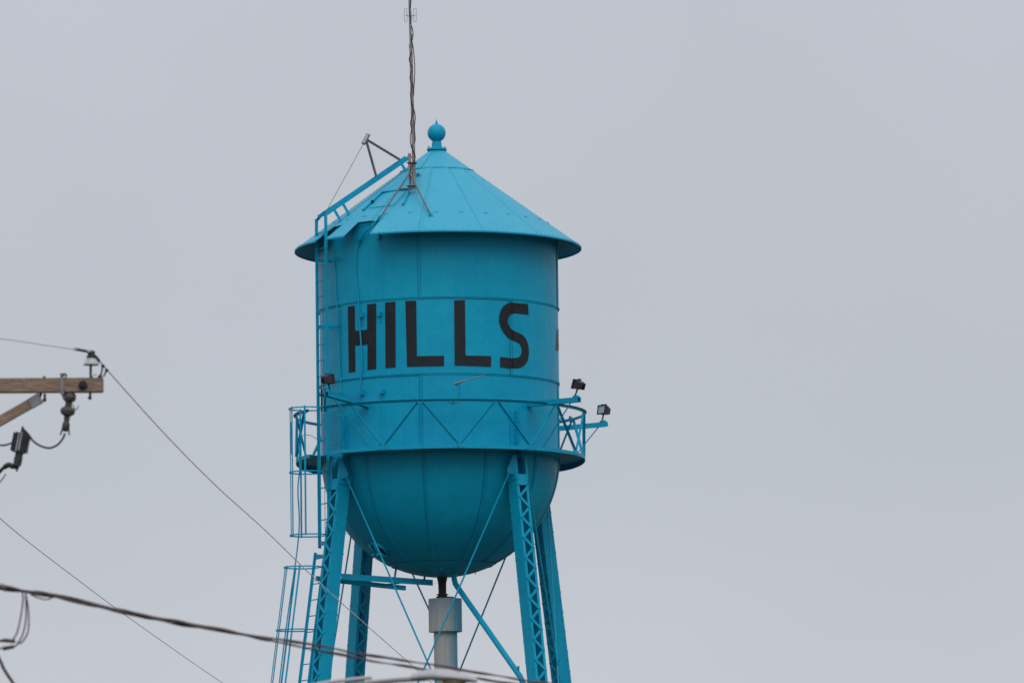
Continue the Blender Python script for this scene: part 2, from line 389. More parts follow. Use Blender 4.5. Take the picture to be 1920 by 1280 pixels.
# ---- lettering, painted on the middle course
RL = R+.0225
def painted(name, polys, label=None):
    b = MB()
    for poly in polys:
        bm = bmesh.new(); vv = []
        for (px, py) in poly:
            p = cyl(px, py, RL); az = math.atan2(p.x, -p.y)
            vv.append(bm.verts.new((az*RL+random.uniform(-.0025, .0025), p.z+random.uniform(-.0025, .0025), 0)))
        f = bm.faces.new(vv); f.normal_update(); bmesh.ops.triangulate(bm, faces=[f], ngon_method='EAR_CLIP')
        us = [v.co.x for v in bm.verts]; u = math.floor(min(us)/.03)*.03
        while u < max(us):
            bmesh.ops.bisect_plane(bm, geom=bm.verts[:]+bm.edges[:]+bm.faces[:], plane_co=(u+.0007, 0, 0), plane_no=(1, 0, 0)); u += .03
        bm.verts.index_update(); vs = []; ns = []
        for v in bm.verts:
            az = math.degrees(v.co.x/RL); vs.append(P(RL, az, v.co.y)); ns.append(er(az))
        b.sheet(vs, [tuple(x.index for x in f.verts) for f in bm.faces], ns, .003); bm.free()
    o = b.build(name, BLACK, tank)
    if label: o['label'] = label
c3 = lambda x, y: (560+x/4.267, 480+y/4.267)
c4 = lambda x, y: (820+x/4.267, 480+y/4.267)
painted('letter', [[c3(*p) for p in [(393,403),(448,396),(450,597),(548,588),(548,386),(620,377),(620,902),(550,910),(550,708),(452,716),(453,925),(400,932)]]], 'black painted letter H')
painted('letter', [[c3(*p) for p in [(692,370),(774,364),(776,889),(694,896)]]], 'black painted letter I')
painted('letter', [[c3(*p) for p in [(853,358),(941,355),(945,800),(1163,797),(1163,878),(866,885)]]], 'black painted letter L')
painted('letter', [[c4(*p) for p in [(135,354),(221,352),(226,795),(430,798),(430,884),(140,874)]]], 'black painted letter L')
painted('letter', [[c4(*p) for p in [(727,383),(660,377),(592,371),(560,378),(530,400),(508,435),(497,480),(496,520),(505,560),(525,600),(555,640),(595,673),(640,690),(662,706),(674,735),(676,765),(668,795),(650,810),(620,816),(595,816),(505,806),(503,886),(590,897),(640,899),(675,890),(705,868),(725,835),(732,790),(732,730),(722,690),(705,655),(680,630),(645,610),(605,592),(580,568),(566,535),(565,510),(572,485),(590,463),(620,459),(730,470)]]], 'black painted letter S')
# the next painted mark, starting where the wall turns away
b = MB(); zt, zm = cyl(1040, 607, RL).z, cyl(1040, 655, RL).z
def lm(a, z): return P(RL, a, z)
vs = []; fs = []; ns = []
for i in range(9):
    t = i/8; a = 75.6+t*9
    zlo = zm+.02*(1-t)+(.05*t*t)-.02*math.sin(t*3); zhi = zlo+.05+min(.36, t*1.0)
    for z in (zlo, zhi): vs.append(lm(a, z)); ns.append(er(a))
fs = [(2*i, 2*i+2, 2*i+3, 2*i+1) for i in range(8)]
o = b.sheet(vs, fs, ns, .003).build('letter', FADED, tank); o['label'] = 'edge of the next black painted mark'

# ---- roof
b = MB(); b.lathe((0, 0, 0), [(R-.02, zc_(R-.02)-.06), (.2, zc_(.2)-.02), (.18, zc_(.18)-.10), (R-.08, zc_(R-.02)-.16)], 64)
roof = b.build('roof', PAINT, tower, 30)
NOTCH = [(-40.0, -27.6), (-57.5, -50.5)]; RN = 230*S; rs = .66
def in_notch(a): return any(x < a < y for x, y in NOTCH)
sp = 360/14; rr_ = []; rb_ = []
for k in range(14):
    a0 = -7.4-sp*7+sp*k; a1 = a0+sp
    cuts = sorted({a0-.0, a1+.9}|{x for nn in NOTCH for x in nn if a0 < x < a1}|{a0+sp*i/7 for i in range(1, 7)})
    rads = [rs, 1.1, 1.6, 2.0, RN, 2.56, RE]
    vs = []; ns = []; fs = []; idx = {}
    def vid(i, j):
        if (i, j) not in idx:
            a = cuts[i]; t = (a-a0)/sp; lift = .009*t
            idx[(i, j)] = len(vs); vs.append(P(rads[j], a, zc_(rads[j]))+CN(a)*lift); ns.append(CN(a))
        return idx[(i, j)]
    for i in range(len(cuts)-1):
        for j in range(len(rads)-1):
            mid = (cuts[i]+cuts[i+1])/2
            if rads[j] >= RN-1e-6 and in_notch(mid): continue
            fs.append((vid(i, j), vid(i+1, j), vid(i+1, j+1), vid(i, j+1)))
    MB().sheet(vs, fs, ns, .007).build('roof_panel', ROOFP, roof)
    for j in range(33):
        r_ = .74+(RE-.80)*j/32
        if r_ > RN and in_notch(a1-.3): continue
        rr_.append((P(r_, a1-.25/max(.35, r_/2.7), zc_(r_))+CN(a1)*.0095, CN(a1)))
    for h in range(2):               # paired bolts over the rafters' feet
        for da in (-.65, .65):
            a = a0+sp*(.25+.5*h)+da; r_ = 213*S; rb_.append((P(r_, a, zc_(r_))+CN(a)*(.009*((a-a0)/sp)+.001), CN(a)))
for k in range(150):
    a = k*2.4
    if not in_notch(a if a < 180 else a-360): rr_.append((P(RE-.03, a, zc_(RE-.03))+CN(a)*.006, CN(a)))
for k in range(60): rr_.append((P(.70, k*6, zc_(.70))+CN(k*6)*.017, CN(k*6)))
rivets(rr_, .0115, .009, 'roof_rivets', PAINT, roof)
rivets(rb_, .017, .014, 'rafter_bolts', PAINT, roof)
# downturned lip along the eave, broken at the cut-outs
segs = [(-27.6, 302.5), (-50.5, -40.0)]
for a0, a1 in segs:
    MB().arc(RE, a0, a1, [(-.004, zE-.026), (.008, zE-.026), (.008, zE+.004), (-.004, zE+.004)]).build('eave_lip', PAINT, roof)
for k in range(4):                   # small upper cone
    a0 = -25.7+90*k; vs = []; ns = []; fs = []
    for i in range(13):
        a = a0+90.8*i/12
        for r_ in (.15, .4, .725): vs.append(P(r_, a, zc_(r_))+CN(a)*(.012+.006*i/12)); ns.append(CN(a))
    fs = [(3*i+j, 3*i+3+j, 3*i+4+j, 3*i+1+j) for i in range(12) for j in range(2)]
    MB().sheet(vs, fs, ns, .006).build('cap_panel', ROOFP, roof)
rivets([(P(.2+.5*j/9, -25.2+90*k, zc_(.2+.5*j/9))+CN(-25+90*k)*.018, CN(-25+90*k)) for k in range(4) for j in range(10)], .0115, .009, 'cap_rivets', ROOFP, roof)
# finial
zf = plane_y(818.3, 281, 0).z; zb = plane_y(818, 249.5, 0).z; rb = 17.3*S
b = MB(); b.lathe((0, 0, 0), [(.19, zf-.02), (.195, zf+.005), (.19, zf+.025), (.125, zf+.03), (.10, zf+.05), (.098, zf+.10), (.085, zb-rb*.93)], 32)
b.lathe((0, 0, zb), [(rb*math.cos(a), rb*math.sin(a)) for a in [math.radians(-80+i*10) for i in range(17)]], 40)
b.lathe((0, 0, zb+rb-.01), [(.032, 0), (.03, .03), (.018, .04), (.014, .06), (.004, .10)], 12)
fin = b.build('finial', PAINT, roof, 35)
for k in range(4):
    a = 20+90*k; MB().tube([P(.165, a, zf+.02), P(.165, a, zf+.07)], .013, 6).build('bolt', PAINT, roof)
# vent boss with a ring below the finial
p = cone(818.5, 287); n_ = CN(0)
MB().lathe(p, [(.062, 0), (.062, .014), (.05, .016), (.048, .004), (.02, .004)], 20, n_).build('vent_ring', PAINT, roof)

# ---- roof hatch, a raised frame with a hasp rod
def cp(px, py, h=.0): q = cone(px, py); return q+CN(math.degrees(math.atan2(q.x, -q.y)))*h
def strip(p, q, wd, ht, name, par, m=PAINT):
    d = (q-p).normalized(); n2 = CN(-20); s_ = d.cross(n2).normalized()
    return MB().bar(p, q, s_*wd, n2*ht).build(name, m, par)
strip(cp(682, 396, .02), cp(717, 363, .02), .022, .03, 'hatch_curb', roof)
strip(cp(716.5, 363, .02), cp(768, 357, .02), .022, .03, 'hatch_curb', roof)
strip(cp(767, 361, .02), cp(756, 386, .02), .022, .03, 'hatch_curb', roof)
MB().tube([cp(695, 392, .03), cp(739, 387, .03), cp(760, 363, .03)], .007, 6).build('hasp_rod', PAINT, roof)
MB().lathe(cp(700, 381, .03), [(.03, 0), (.03, .03), (.01, .04)], 8, CN(-20)).build('hatch_clip', RUST, roof)

# ---- balcony
OPEN = (-64.0, -52.5)
b = MB(); b.arc(RB, OPEN[1], OPEN[0]+360, [(-(RB-R)+.012, zB+.045), (-.02, zB+.045), (-.02, zB+.055), (-(RB-R)+.012, zB+.055)])
balc = b.build('balcony_floor', PAINT, tower, 30)
rimv = []; rimf = []; nK = 180
for i in range(nK+1):
    a = OPEN[1]+(OPEN[0]+360-OPEN[1])*i/nK; aa = abs((a+180) % 360-180); t_ = min(1, max(0, (aa-78)/45)); t_ = t_*t_*(3-2*t_); zz = zB-.07*t_
    rimv += [P(RB+dr, a, z_) for dr, z_ in ((-.01, zz), (.008, zz), (.008, zB+.066), (-.06, zB+.066), (-.06, zB+.057), (-.01, zB+.057))]
rimf = [(i*6+j, i*6+(j+1) % 6, i*6+6+(j+1) % 6, i*6+6+j) for i in range(nK) for j in range(6)]+[tuple(range(6)), tuple(range(nK*6, nK*6+6))]
MB().add(rimv, rimf).build('rim', PAINT, balc)
MB().arc(RB, OPEN[1], OPEN[0]+360, [(.05, zRail-.008), (.008, zRail-.008), (.008, zRail-.055), (0, zRail-.055), (0, zRail), (.05, zRail)]).build('handrail', WORN, balc)
gus_b = MB()
for k in range(12):
    an = 7.3+30*k; am = an+15
    if -66 < an-360 < -50 or -66 < an < -50: continue
    top = zRail-.05; bot = zB+.07
    for (a0, a1) in ((an, am), (an, am-30)):
        s_ = .72 if a1 > a0 else -.72
        p, q = P(RB-.004, a0+s_*1.1, bot+.03), P(RB-.004, a1-s_*.9, top+.0)
        if any(-64 < (x if x < 180 else x-360) < -53 for x in (a1,)): continue
        d = (q-p).normalized(); nn = er((a0+a1)/2); sd_ = d.cross(nn).normalized()
        b = MB(); b.bar(p, q, sd_*.017, nn*.0035); uu = sd_ if sd_.z > 0 else -sd_; b.bar(p+uu*.0155+nn*.0225, q+uu*.0155+nn*.0225, sd_*.003, nn*.019); b.build('railing_bar', PAINT, balc)
    t = et(an); o_ = P(RB+.010, an, 0)
    MB().prism([o_+t*x+ZV*z for x, z in ((-.13, zB+.01), (.13, zB+.01), (.10, bot+.045), (.035, bot+.085), (-.035, bot+.085), (-.10, bot+.045))], er(an)*-.008).build('gusset_plate', PAINT, balc)
    t = et(am); o_ = P(RB+.014, am, 0)
    MB().prism([o_+t*x+ZV*z for x, z in ((-.075, top+.03), (.075, top+.03), (.06, top-.03), (-.06, top-.03))], er(am)*-.008).build('gusset_plate', PAINT, balc)
    rivets([(P(RB+.012, an+x, zB+.035), er(an)) for x in (-2.3, -1.5, -.7, .7, 1.5, 2.3)]+[(P(RB+.015, am+x, top-.005), er(am)) for x in (-1, 1)], .009, .006, 'gusset_rivets', PAINT, balc)
for a in (93, -86, 180, 135):
    b = MB(); b.bar(P(RB, a, zB+.05), P(RB, a, zRail), et(a)*.02, er(a)*.004); b.bar(P(RB-.018, a-.4, zB+.05), P(RB-.018, a-.4, zRail), et(a)*.004, er(a)*.02); b.build('post', PAINT, balc)
# panel fixed upright outside the rail on the far left
MB().box(P(RB+.09, -87, (zB+zRail)/2+.02), et(-87)*.03, er(-87)*.012, ZV*.31).build('upright_plate', PAINT, balc)
# stiffening angles on the shell above each column
LEGS = [37.2, 127.2, 217.2, -52.8]
zst0, zst1 = zB+.06, zRail-.14
for a in LEGS:
    pts = []
    for da, wd in ((-1.75, .055), (1.05, .045)):
        c_ = P(R+.016, a+da+1.0, (zst0+zst1)/2)
        b = MB(); b.box(c_, et(a+da+1)*wd, er(a+da+1)*.009, ZV*(zst1-zst0)/2); b.box(c_+et(a)*wd*(.9 if da < 0 else -.9)+er(a)*.03, et(a)*.006, er(a)*.03, ZV*(zst1-zst0)/2)
        b.build('stiffener_angle', PAINT, balc)
        for k in range(9):
            z = zst0+(zst1-zst0)*(k+.5)/9
            for s_ in (-.5, .5): pts.append((c_+et(a)*wd*s_*.9+er(a)*.010+ZV*(z-(zst0+zst1)/2), er(a)))
    rivets(pts, .012, .011, 'stiffener_bolts', PAINT, balc)
# small pipe stub with a junction cap on the far right
pj = cyl(1069, 800, RB-.1); pj = polar(1069.5, 790, 118)
MB().lathe(pj, [(.012, -.06), (.012, 0), (.032, .002), (.032, .10), (.02, .108)], 14).build('junction_cap', PAINT, balc, 35)

# ---- columns with laced faces
zT = cyl(972, 889, 2.60).z; BAT = .135; HW = .132; RLEG = 233.5*S
pitch = .195                       # one lacing bar per 0.195 m of column
nvis = 22
lac = {}
def bay_dir(a, s_): return er(a)*-math.sin(math.radians(45))+et(a)*s_*math.cos(math.radians(45))
for a in LEGS:
    dn = (er(a)*BAT-ZV).normalized(); t = et(a); nr_ = dn.cross(t).normalized()
    if nr_.dot(er(a)) < 0: nr_ = -nr_
    o0 = P(RLEG, a, zT); Ln = zT/abs(dn.z)
    b = MB()
    for s_ in (-1, 1):
        b.bar(o0+t*s_*HW, o0+t*s_*HW+dn*Ln, t*.005, nr_*.135)
        for q in (-1, 1):
            b.bar(o0+t*s_*(HW-.029)+nr_*q*.130, o0+t*s_*(HW-.029)+nr_*q*.130+dn*Ln, t*.024, nr_*.005)
    leg = b.build('leg', PAINT, tower)
    Lb = math.hypot(pitch, 2*HW-.05); key = 'bar'
    if key not in lac:
        mb = MB(); mb.box((0, 0, 0), V((Lb/2+.02, 0, 0)), V((0, .025, 0)), V((0, 0, .0045)))
        for x in (-Lb/2, Lb/2): mb.lathe((x, 0, .004), [(.014, 0), (.009, .011)], 6)
        lac[key] = mb.mesh('lacing_bar', PAINT)
    rest = MB(); wpts = []
    z0 = .24
    nb = int((Ln-z0-.1)/pitch)
    for q in (1, -1):
        for i in range(nb):
            s_ = (1 if i % 2 else -1)
            p0 = o0+dn*(z0+i*pitch)+t*s_*(-(HW-.025)); p1 = o0+dn*(z0+(i+1)*pitch)+t*s_*(HW-.025)
            c_ = (p0+p1)/2+nr_*q*(.1395+.006*(i % 2)); x = (p1-p0).normalized(); zz = nr_*q; y = zz.cross(x)
            if i < nvis: link('lacing_bar', lac[key], leg, frame_m(c_, x, y, zz))
            else: rest.box(c_, x*(Lb/2+.02), y*.025, zz*.0045)
    stuff(rest.build('lacing_bars', PAINT, leg))
    for q in (1, -1):
        c_ = o0+dn*.105+nr_*q*.1415
        b = MB().box(c_, t*(HW-.004), nr_*.006, dn*.105); b.build('batten_plate', PAINT, leg)
        for x in (-1, 1):
            for k in range(3): wpts.append((c_+t*x*(HW-.03)+dn*(-.07+.07*k)+nr_*q*.006, nr_*q))
    for k in range(int(nvis*1.2)):
        for s_ in (-1, 1):
            for q in (-1, 1): wpts.append((o0+t*s_*(HW+.005)+dn*(.2+k*pitch*(2 if k > 4 else .8))+nr_*q*.10, t*s_))
    rivets(wpts, .015, .018, 'leg_rivets', PAINT, leg)
    # head: side plates up to the shell, and wing plates for the rods
    for s_ in (-1, 1):
        th = t*s_*.012
        base = o0+t*s_*(HW+.006)
        poly = [base+nr_*.135-dn*0+dn*.10, base-nr_*.135+dn*.10, base-nr_*.165-dn*.10, base-nr_*.10-dn*.475-t*s_*.045, base+nr_*.06-dn*.475-t*s_*.045, base+nr_*.135-dn*.02]
        pl = MB().prism(poly, th).build('head_plate', PAINT, leg)
        # wing in the plane of the bay, drilled for the rods' pin
        h_ = bay_dir(a, s_); wn = h_.cross(ZV).normalized(); wb = o0+t*s_*(HW-.02)+nr_*.125
        poly = [wb+h_*x+ZV*y for x, y in ((-.03, .0), (.165, .0), (.185, .045), (.18, .10), (.075, .345), (.0, .37))]
        MB().prism(poly, wn*.012).build('wing_plate', PAINT, leg)
        MB().tube([wb+h_*.14+ZV*.05-wn*.035, wb+h_*.14+ZV*.05+wn*.045], .018, 8).build('pin', PAINT, leg)
        MB().lathe(o0+t*s_*.09-dn*.435+nr_*-.02, [(.035, -.03), (.035, .02), (.02, .035)], 10).build('bolt_cap', PAINT, leg)

def leg_pt(a, z, dt=0, dr=0): return P(RLEG+(zT-z)*BAT+dr, a, z)+et(a)*dt
# ---- bracing rods, two crossing in every bay, struts at the panel point
zP = zT-9.35
for i, a in enumerate(LEGS):
    a2 = LEGS[(i+1) % 4]
    for (u, v, su, sv) in ((a, a2, 1, -1), (a2, a, -1, 1)):
        p = leg_pt(u, zT, su*(HW-.02), .125)+bay_dir(u, su)*.14+ZV*.05; q = leg_pt(v, zP, sv*HW, .125)
        mb = MB().tube([p+(q-p)*.018, q], .0165, 8)
        rod = mb.build('tie_rod', PAINT, tower, 60)
        d = (q-p).normalized(); s_ = d.cross(V((0, 0, 1)).cross(d)).normalized(); e_ = leg_pt(u, zT, su*(HW+.045), .055)
        MB().tube([p+d*.22, p+d*.05+er(u)*.03, p+er(u)*.035], .009, 6).build('clevis', PAINT, rod)
        MB().tube([p+d*.22, p+d*.05-er(u)*.02, p-er(u)*.02], .009, 6).build('clevis', PAINT, rod)
        q2 = leg_pt(u, zP, su*HW, .125); q3 = leg_pt(v, .15, sv*HW, .125)
        MB().tube([q2, q3], .0165, 8).build('tie_rod', PAINT, tower, 60)
    p, q = leg_pt(a, zP), leg_pt(a2, zP); d = (q-p).normalized()
    b = MB(); b.bar(p+ZV*.06, q+ZV*.06, d.cross(ZV)*.06, ZV*.006); b.bar(p-ZV*.06, q-ZV*.06, d.cross(ZV)*.06, ZV*.006); b.build('strut', PAINT, tower)
    MB().box(leg_pt(a, .1), er(a)*.3, et(a)*.3, ZV*.1).build('footing', GALV_D, tower)

# ---- ladders
AZL = -60.0; RLD = 251.5*S; HL = .185
eL, tL = er(AZL), et(AZL)
zl0 = polar(603, 409, AZL).z; zl1 = polar(602, 1026, AZL).z
b = MB()
for s_ in (-1, 1):
    zt_ = zl0
    b.bar(P(RLD, AZL, zt_)+tL*s_*HL, P(RLD, AZL, zl1)+tL*s_*HL, tL*.006, eL*.032)
lad = b.build('ladder', PAINT, tower)
rung = MB().tube([V((-HL, 0, 0)), V((HL, 0, 0))], .012, 6).mesh('rung', PAINT)
z = zl0-.28
while z > zl1+.05:
    link('rung', rung, lad, frame_m(P(RLD, AZL, z), tL, eL, ZV)); z -= .305
for py in (486, 610, 738):
    zz = polar(603, py, AZL).z
    for s_ in (-1, 1):
        p = P(RLD-.03, AZL, zz)+tL*s_*HL; q = V((p.x, p.y, 0)); dd = -eL
        ln = RLD-R-.02
        MB().bar(p, p+dd*ln, ZV*.028, tL*.005).build('standoff', PAINT, lad)
rc = .36
def hoop(par, c, ta=150):
    pts = []
    for i in range(41):
        a = math.radians(-ta+2*ta*i/40)
        pts.append(c+eL*(rc*math.cos(a))+tL*(rc*math.sin(a)))
    b = MB(); vs = []; n_ = len(pts)
    for i, p in enumerate(pts):
        nn = (p-c).normalized()
        for dr, dz in ((-.005, -.013), (.005, -.013), (.005, .013), (-.005, .013)): vs.append(p+nn*dr+ZV*dz)
    fs = [(4*i+j, 4*i+(j+1) % 4, 4*i+4+(j+1) % 4, 4*i+4+j) for i in range(n_-1) for j in range(4)]+[(0, 1, 2, 3), (4*n_-4, 4*n_-3, 4*n_-2, 4*n_-1)]
    b.add(vs, fs).build('cage_hoop', PAINT, par)
CA = (-95, -46, 3, 52, 101)
def cage_c(z, r): return P(r+.33, AZL, z)
zh = [polar(575, y, AZL).z for y in (766, 885, 1003)]
for zz in zh: hoop(lad, cage_c(zz, RLD))
for ang in CA:
    a = math.radians(ang); off = eL*(math.cos(a)*(rc-.009))+tL*(math.sin(a)*(rc-.009)); nn = off.normalized()
    MB().bar(cage_c(zh[0]+.03, RLD)+off, cage_c(zh[2]-.02, RLD)+off, ZV.cross(nn)*.017, nn*.004).build('cage_bar', PAINT, lad)
# lower ladder follows the column
zq = polar(598, 1034, AZL).z; BL = .15
def lp(z): return P(RLD+.09+(zq-z)*BL, AZL, z)
b = MB(); dnl = (eL*BL-ZV).normalized(); nl = dnl.cross(tL).normalized()
for s_ in (-1, 1): b.bar(lp(zq)+tL*s_*HL, lp(.3)+tL*s_*HL, tL*.006, nl*.030)
lad2 = b.build('ladder', PAINT, tower)
z = zq-.3
while z > .5:
    link('rung', rung, lad2, frame_m(lp(z), tL, nl, -dnl)); z -= .305
zh2 = [polar(567, y, AZL).z for y in (1063, 1181, 1300, 1420)]
def cc2(z): return lp(z)+eL*.33
for zz in zh2: hoop(lad2, cc2(zz))
for ang in CA:
    a = math.radians(ang); off = eL*(math.cos(a)*(rc-.009))+tL*(math.sin(a)*(rc-.009)); nn = off.normalized()
    MB().bar(cc2(zh2[0]+.02)+off, cc2(zh2[3])+off, ZV.cross(nn)*.017, nn*.004).build('cage_bar', PAINT, lad2)
for par, zz, rr2 in ((lad, polar(598, 1017, AZL).z, RLD), (lad2, polar(598, 1042, AZL).z, RLD+.09)):   # brackets to the column
    for s_ in (-1, 1):
        p = P(rr2, AZL, zz)+tL*s_*HL
        q_ = leg_pt(-52.8, zz-.02, -HW if s_ < 0 else -HW+.02, .10); MB().prism([p+ZV*.055, p-ZV*.055, q_-ZV*.03, q_+ZV*.03], eL*.012).build('bracket', WORN, par)
# roof ladder
pb, pt = polar(603, 405, AZL), polar(766, 294, AZL)
b = MB(); dR = (pt-pb).normalized(); nR = tL.cross(dR).normalized()
if nR.z < 0: nR = -nR
for s_ in (-1, 1): b.bar(pb+tL*s_*.105-dR*.02, pt+tL*s_*.105, tL*.006, nR*.036)
rl = b.build('roof_ladder', PAINT, tower)
Lr = (pt-pb).length; k = .25
while k < Lr:
    link('rung', rung, rl, frame_m(pb+dR*k, tL*.56, dR, nR)); k += .305
for px, py in ((630, 391), (647, 381), (755, 303)):
    c_ = polar(px-8, py+4, AZL)
    k = (c_-pb).dot(dR)
    for s_ in (1,):
        p = pb+dR*k+tL*s_*.105; r_ = math.hypot(p.x, p.y)
        MB().bar(p, p-nR*((p.z-zc_(r_))*nR.z+.02), dR*.028, tL*.004).build('post', PAINT, rl)
for s_ in (-1, 1):                   # the rails bend over from the shell ladder to the roof ladder
    MB().bar(P(RLD, AZL, zl0-.03)+tL*s_*HL, pb+tL*s_*.105+dR*.06, tL*.006, nR*.03).build('bend_bar', PAINT, rl)
# davit for the climbing cable
dv = polar(686, 261, AZL)
ax = (polar(691, 252, AZL)-polar(681.5, 270, AZL)).normalized()
b = MB(); b.tube([dv-ax*.11, dv+ax*.11], .042, 14)
davit = b.build('davit_head', GALV, tower, 40)
for (px, py) in ((749, 299), (706, 333)):
    MB().tube([dv, polar(px, py, AZL)], .025, 10).build('davit_strut', GALV_D, davit, 40)
mid = polar(612, 399, AZL)
MB().tube([dv-ax*.11, mid+eL*.02, P(RLD-.03, AZL, polar(603, 520, AZL).z), P(RLD-.02, AZL, zl1)], .006, 6).build('climbing_cable', GALV_D, davit)
MB().box(mid+eL*.02, tL*.05, eL*.03, ZV*.02).build('cable_guide', RUST, davit)

# ---- conduits down the shell
def rc_(px, py, r): return cyl(px, py, r)
path = [cone(712, 409)+CN(-28)*.03, cone(706, 415)+ZV*.02, rc_(695, 426, R+.14), rc_(684, 437, R+.09), rc_(675, 452, R+.05), rc_(669, 470, R+.045)]
path += [rc_(x, y, R+.045) for x, y in ((666.5, 500), (668, 530), (671.5, 560), (674, 600), (676, 630), (678, 660), (678.5, 690), (676, 712), (674, 745))]
MB().tube(catmull(path, 6), .0145, 8).build('conduit', PAINT, tower, 60)
path = [rc_(x, y, R+.035) for x, y in ((626, 440), (628, 500), (631, 560), (635, 640), (638, 700), (641, 765))]
MB().tube(catmull(path, 5), .011, 8).build('conduit', PAINT, tower, 60)
for (px, py, s_) in ((678.5, 591, 1), (712, 589, 1), (678.5, 736, 1), (716, 734, 1), (675.5, 447, 1), (710, 444, 1)):
    p = cyl(px, py, R+.03); az = math.degrees(math.atan2(p.x, -p.y))
    b = MB(); b.box(P(R+.03, az, p.z), et(az)*.05, er(az)*.012, ZV*.042); b.box(P(R+.07, az+1.0, p.z), et(az)*.006, er(az)*.04, ZV*.042); b.build('clip', PAINT, tank)
    rivets([(P(R+.027, az+.4, p.z-.075-.04*k), er(az)) for k in range(3)], .012, .01, 'clip_bolts', PAINT, tank)

# ---- arms that carry the floodlights
def arm(p, q, brace_to):
    d = (q-p).normalized(); s_ = d.cross(ZV).normalized(); u_ = s_.cross(d)
    b = MB(); b.bar(p, q, s_*.05, u_*.005); b.bar(p-u_*.045+s_*.045, q-u_*.045+s_*.045, s_*.005, u_*.045); b.bar(p-u_*.045-s_*.045, q-u_*.045-s_*.045, s_*.005, u_*.045)
    o = b.build('light_arm', WORN, tower)
    MB().tube([p+(q-p)*.86-u_*.05, brace_to], .012, 8).build('arm_brace', PAINT, o)
    MB().box(q-d*.08+u_*.02, d*.05, s_*.04, u_*.018).build('mount_pad', PAINT, o)
    return q-d*.08+u_*.035
pa, qa = polar(689, 755, -37), polar(612.5, 734, -37)
LP1 = arm(pa, qa, P(RB-.12, -30, zB+.06))
pa2, qa2 = polar(989, 754, 47), polar(1086, 744.5, 47)
LP2 = arm(pa2, qa2, P(RB-.15, 47, zB+.06))
pa3, qa3 = polar(1046, 799, 119), polar(1137, 791, 119)
LP3 = arm(pa3, qa3, P(RB-.02, 116, zB+.03))

# ---- riser, its casing and the overflow
ax_ = plane_y(829, 1082, 0).x
zr0 = zBowl-R+.04; zr1 = plane_y(829, 1119, 0).z
b = MB(); b.lathe((0, 0, 0), [(.10, zr0), (.098, zr0-.08), (.078, zr0-.16), (.075, zr1)], 20)
ris = b.build('riser_pipe', RUST, tower, 40)
MB().lathe((0, 0, zr1), [(.12, -.01), (.12, .015), (.09, .02), (.09, .04), (.115, .045), (.115, .06), (.08, .065)], 20).build('flange', RUST, ris)
zc0, zc1 = plane_y(835, 1122, 0).z, plane_y(835, 1184, 0).z
cx = plane_y(835, 1150, 0).x-plane_y(830, 1150, 0).x
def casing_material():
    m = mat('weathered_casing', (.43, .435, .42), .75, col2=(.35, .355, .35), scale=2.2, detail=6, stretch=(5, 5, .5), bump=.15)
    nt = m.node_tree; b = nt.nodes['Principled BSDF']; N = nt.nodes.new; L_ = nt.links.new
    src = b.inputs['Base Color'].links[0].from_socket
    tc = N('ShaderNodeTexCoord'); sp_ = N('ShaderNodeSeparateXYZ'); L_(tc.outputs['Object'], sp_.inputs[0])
    # blue reflection painted into the casing's colour on one side, bluish tint towards the top
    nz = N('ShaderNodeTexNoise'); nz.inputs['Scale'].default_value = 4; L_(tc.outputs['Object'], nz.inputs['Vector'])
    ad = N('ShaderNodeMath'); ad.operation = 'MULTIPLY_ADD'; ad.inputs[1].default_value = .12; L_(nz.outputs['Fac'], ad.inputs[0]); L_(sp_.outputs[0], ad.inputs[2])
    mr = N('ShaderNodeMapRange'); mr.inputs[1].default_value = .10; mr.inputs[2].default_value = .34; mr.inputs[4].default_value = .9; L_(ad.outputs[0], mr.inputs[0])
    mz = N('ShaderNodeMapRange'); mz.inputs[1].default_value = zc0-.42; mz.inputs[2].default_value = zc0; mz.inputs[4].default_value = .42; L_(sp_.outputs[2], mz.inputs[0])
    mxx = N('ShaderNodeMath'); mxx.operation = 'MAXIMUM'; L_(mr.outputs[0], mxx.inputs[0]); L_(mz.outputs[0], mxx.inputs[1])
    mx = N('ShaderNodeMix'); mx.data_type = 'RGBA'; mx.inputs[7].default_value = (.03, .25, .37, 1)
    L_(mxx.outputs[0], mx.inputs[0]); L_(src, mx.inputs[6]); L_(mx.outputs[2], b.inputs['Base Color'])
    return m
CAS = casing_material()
zmid = (zc0+zc1)/2
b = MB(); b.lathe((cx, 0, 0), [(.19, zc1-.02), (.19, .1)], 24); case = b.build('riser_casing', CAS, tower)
for k in range(16):                  # staves of the lower casing
    a0, a1 = 22.5*k, 22.5*k+22.15; vs = []
    for z in (.05, zc1+.05):
        for a, r_ in ((a0, .225), (a1, .225), (a1, .20), (a0, .20)): vs.append(V((cx, 0, 0))+P(r_, a, z))
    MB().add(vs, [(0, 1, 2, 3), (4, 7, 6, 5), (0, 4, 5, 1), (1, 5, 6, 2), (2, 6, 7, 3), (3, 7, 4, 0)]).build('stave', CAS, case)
for k in range(12):                  # sheets of the wider collar
    a0, a1 = 30*k+4, 30*k+33.2; vs = []
    for z in (zc1, zc0):
        for i in range(5): vs.append(V((cx, 0, 0))+P(.318+.0025*(1-i/4), a0+(a1-a0)*i/4, z))
    vs += [v-V((v.x-cx, v.y, 0)).normalized()*.012 for v in vs]
    fs = [(i, i+1, i+6, i+5) for i in range(4)]+[(i+11, i+10, i+15, i+16) for i in range(4)]+[(i+1, i, i+10, i+11) for i in range(4)]+[(i+5, i+6, i+16, i+15) for i in range(4)]+[(0, 5, 15, 10), (4, 14, 19, 9)]
    MB().add(vs, fs).build('collar_sheet', CAS, case, 20)
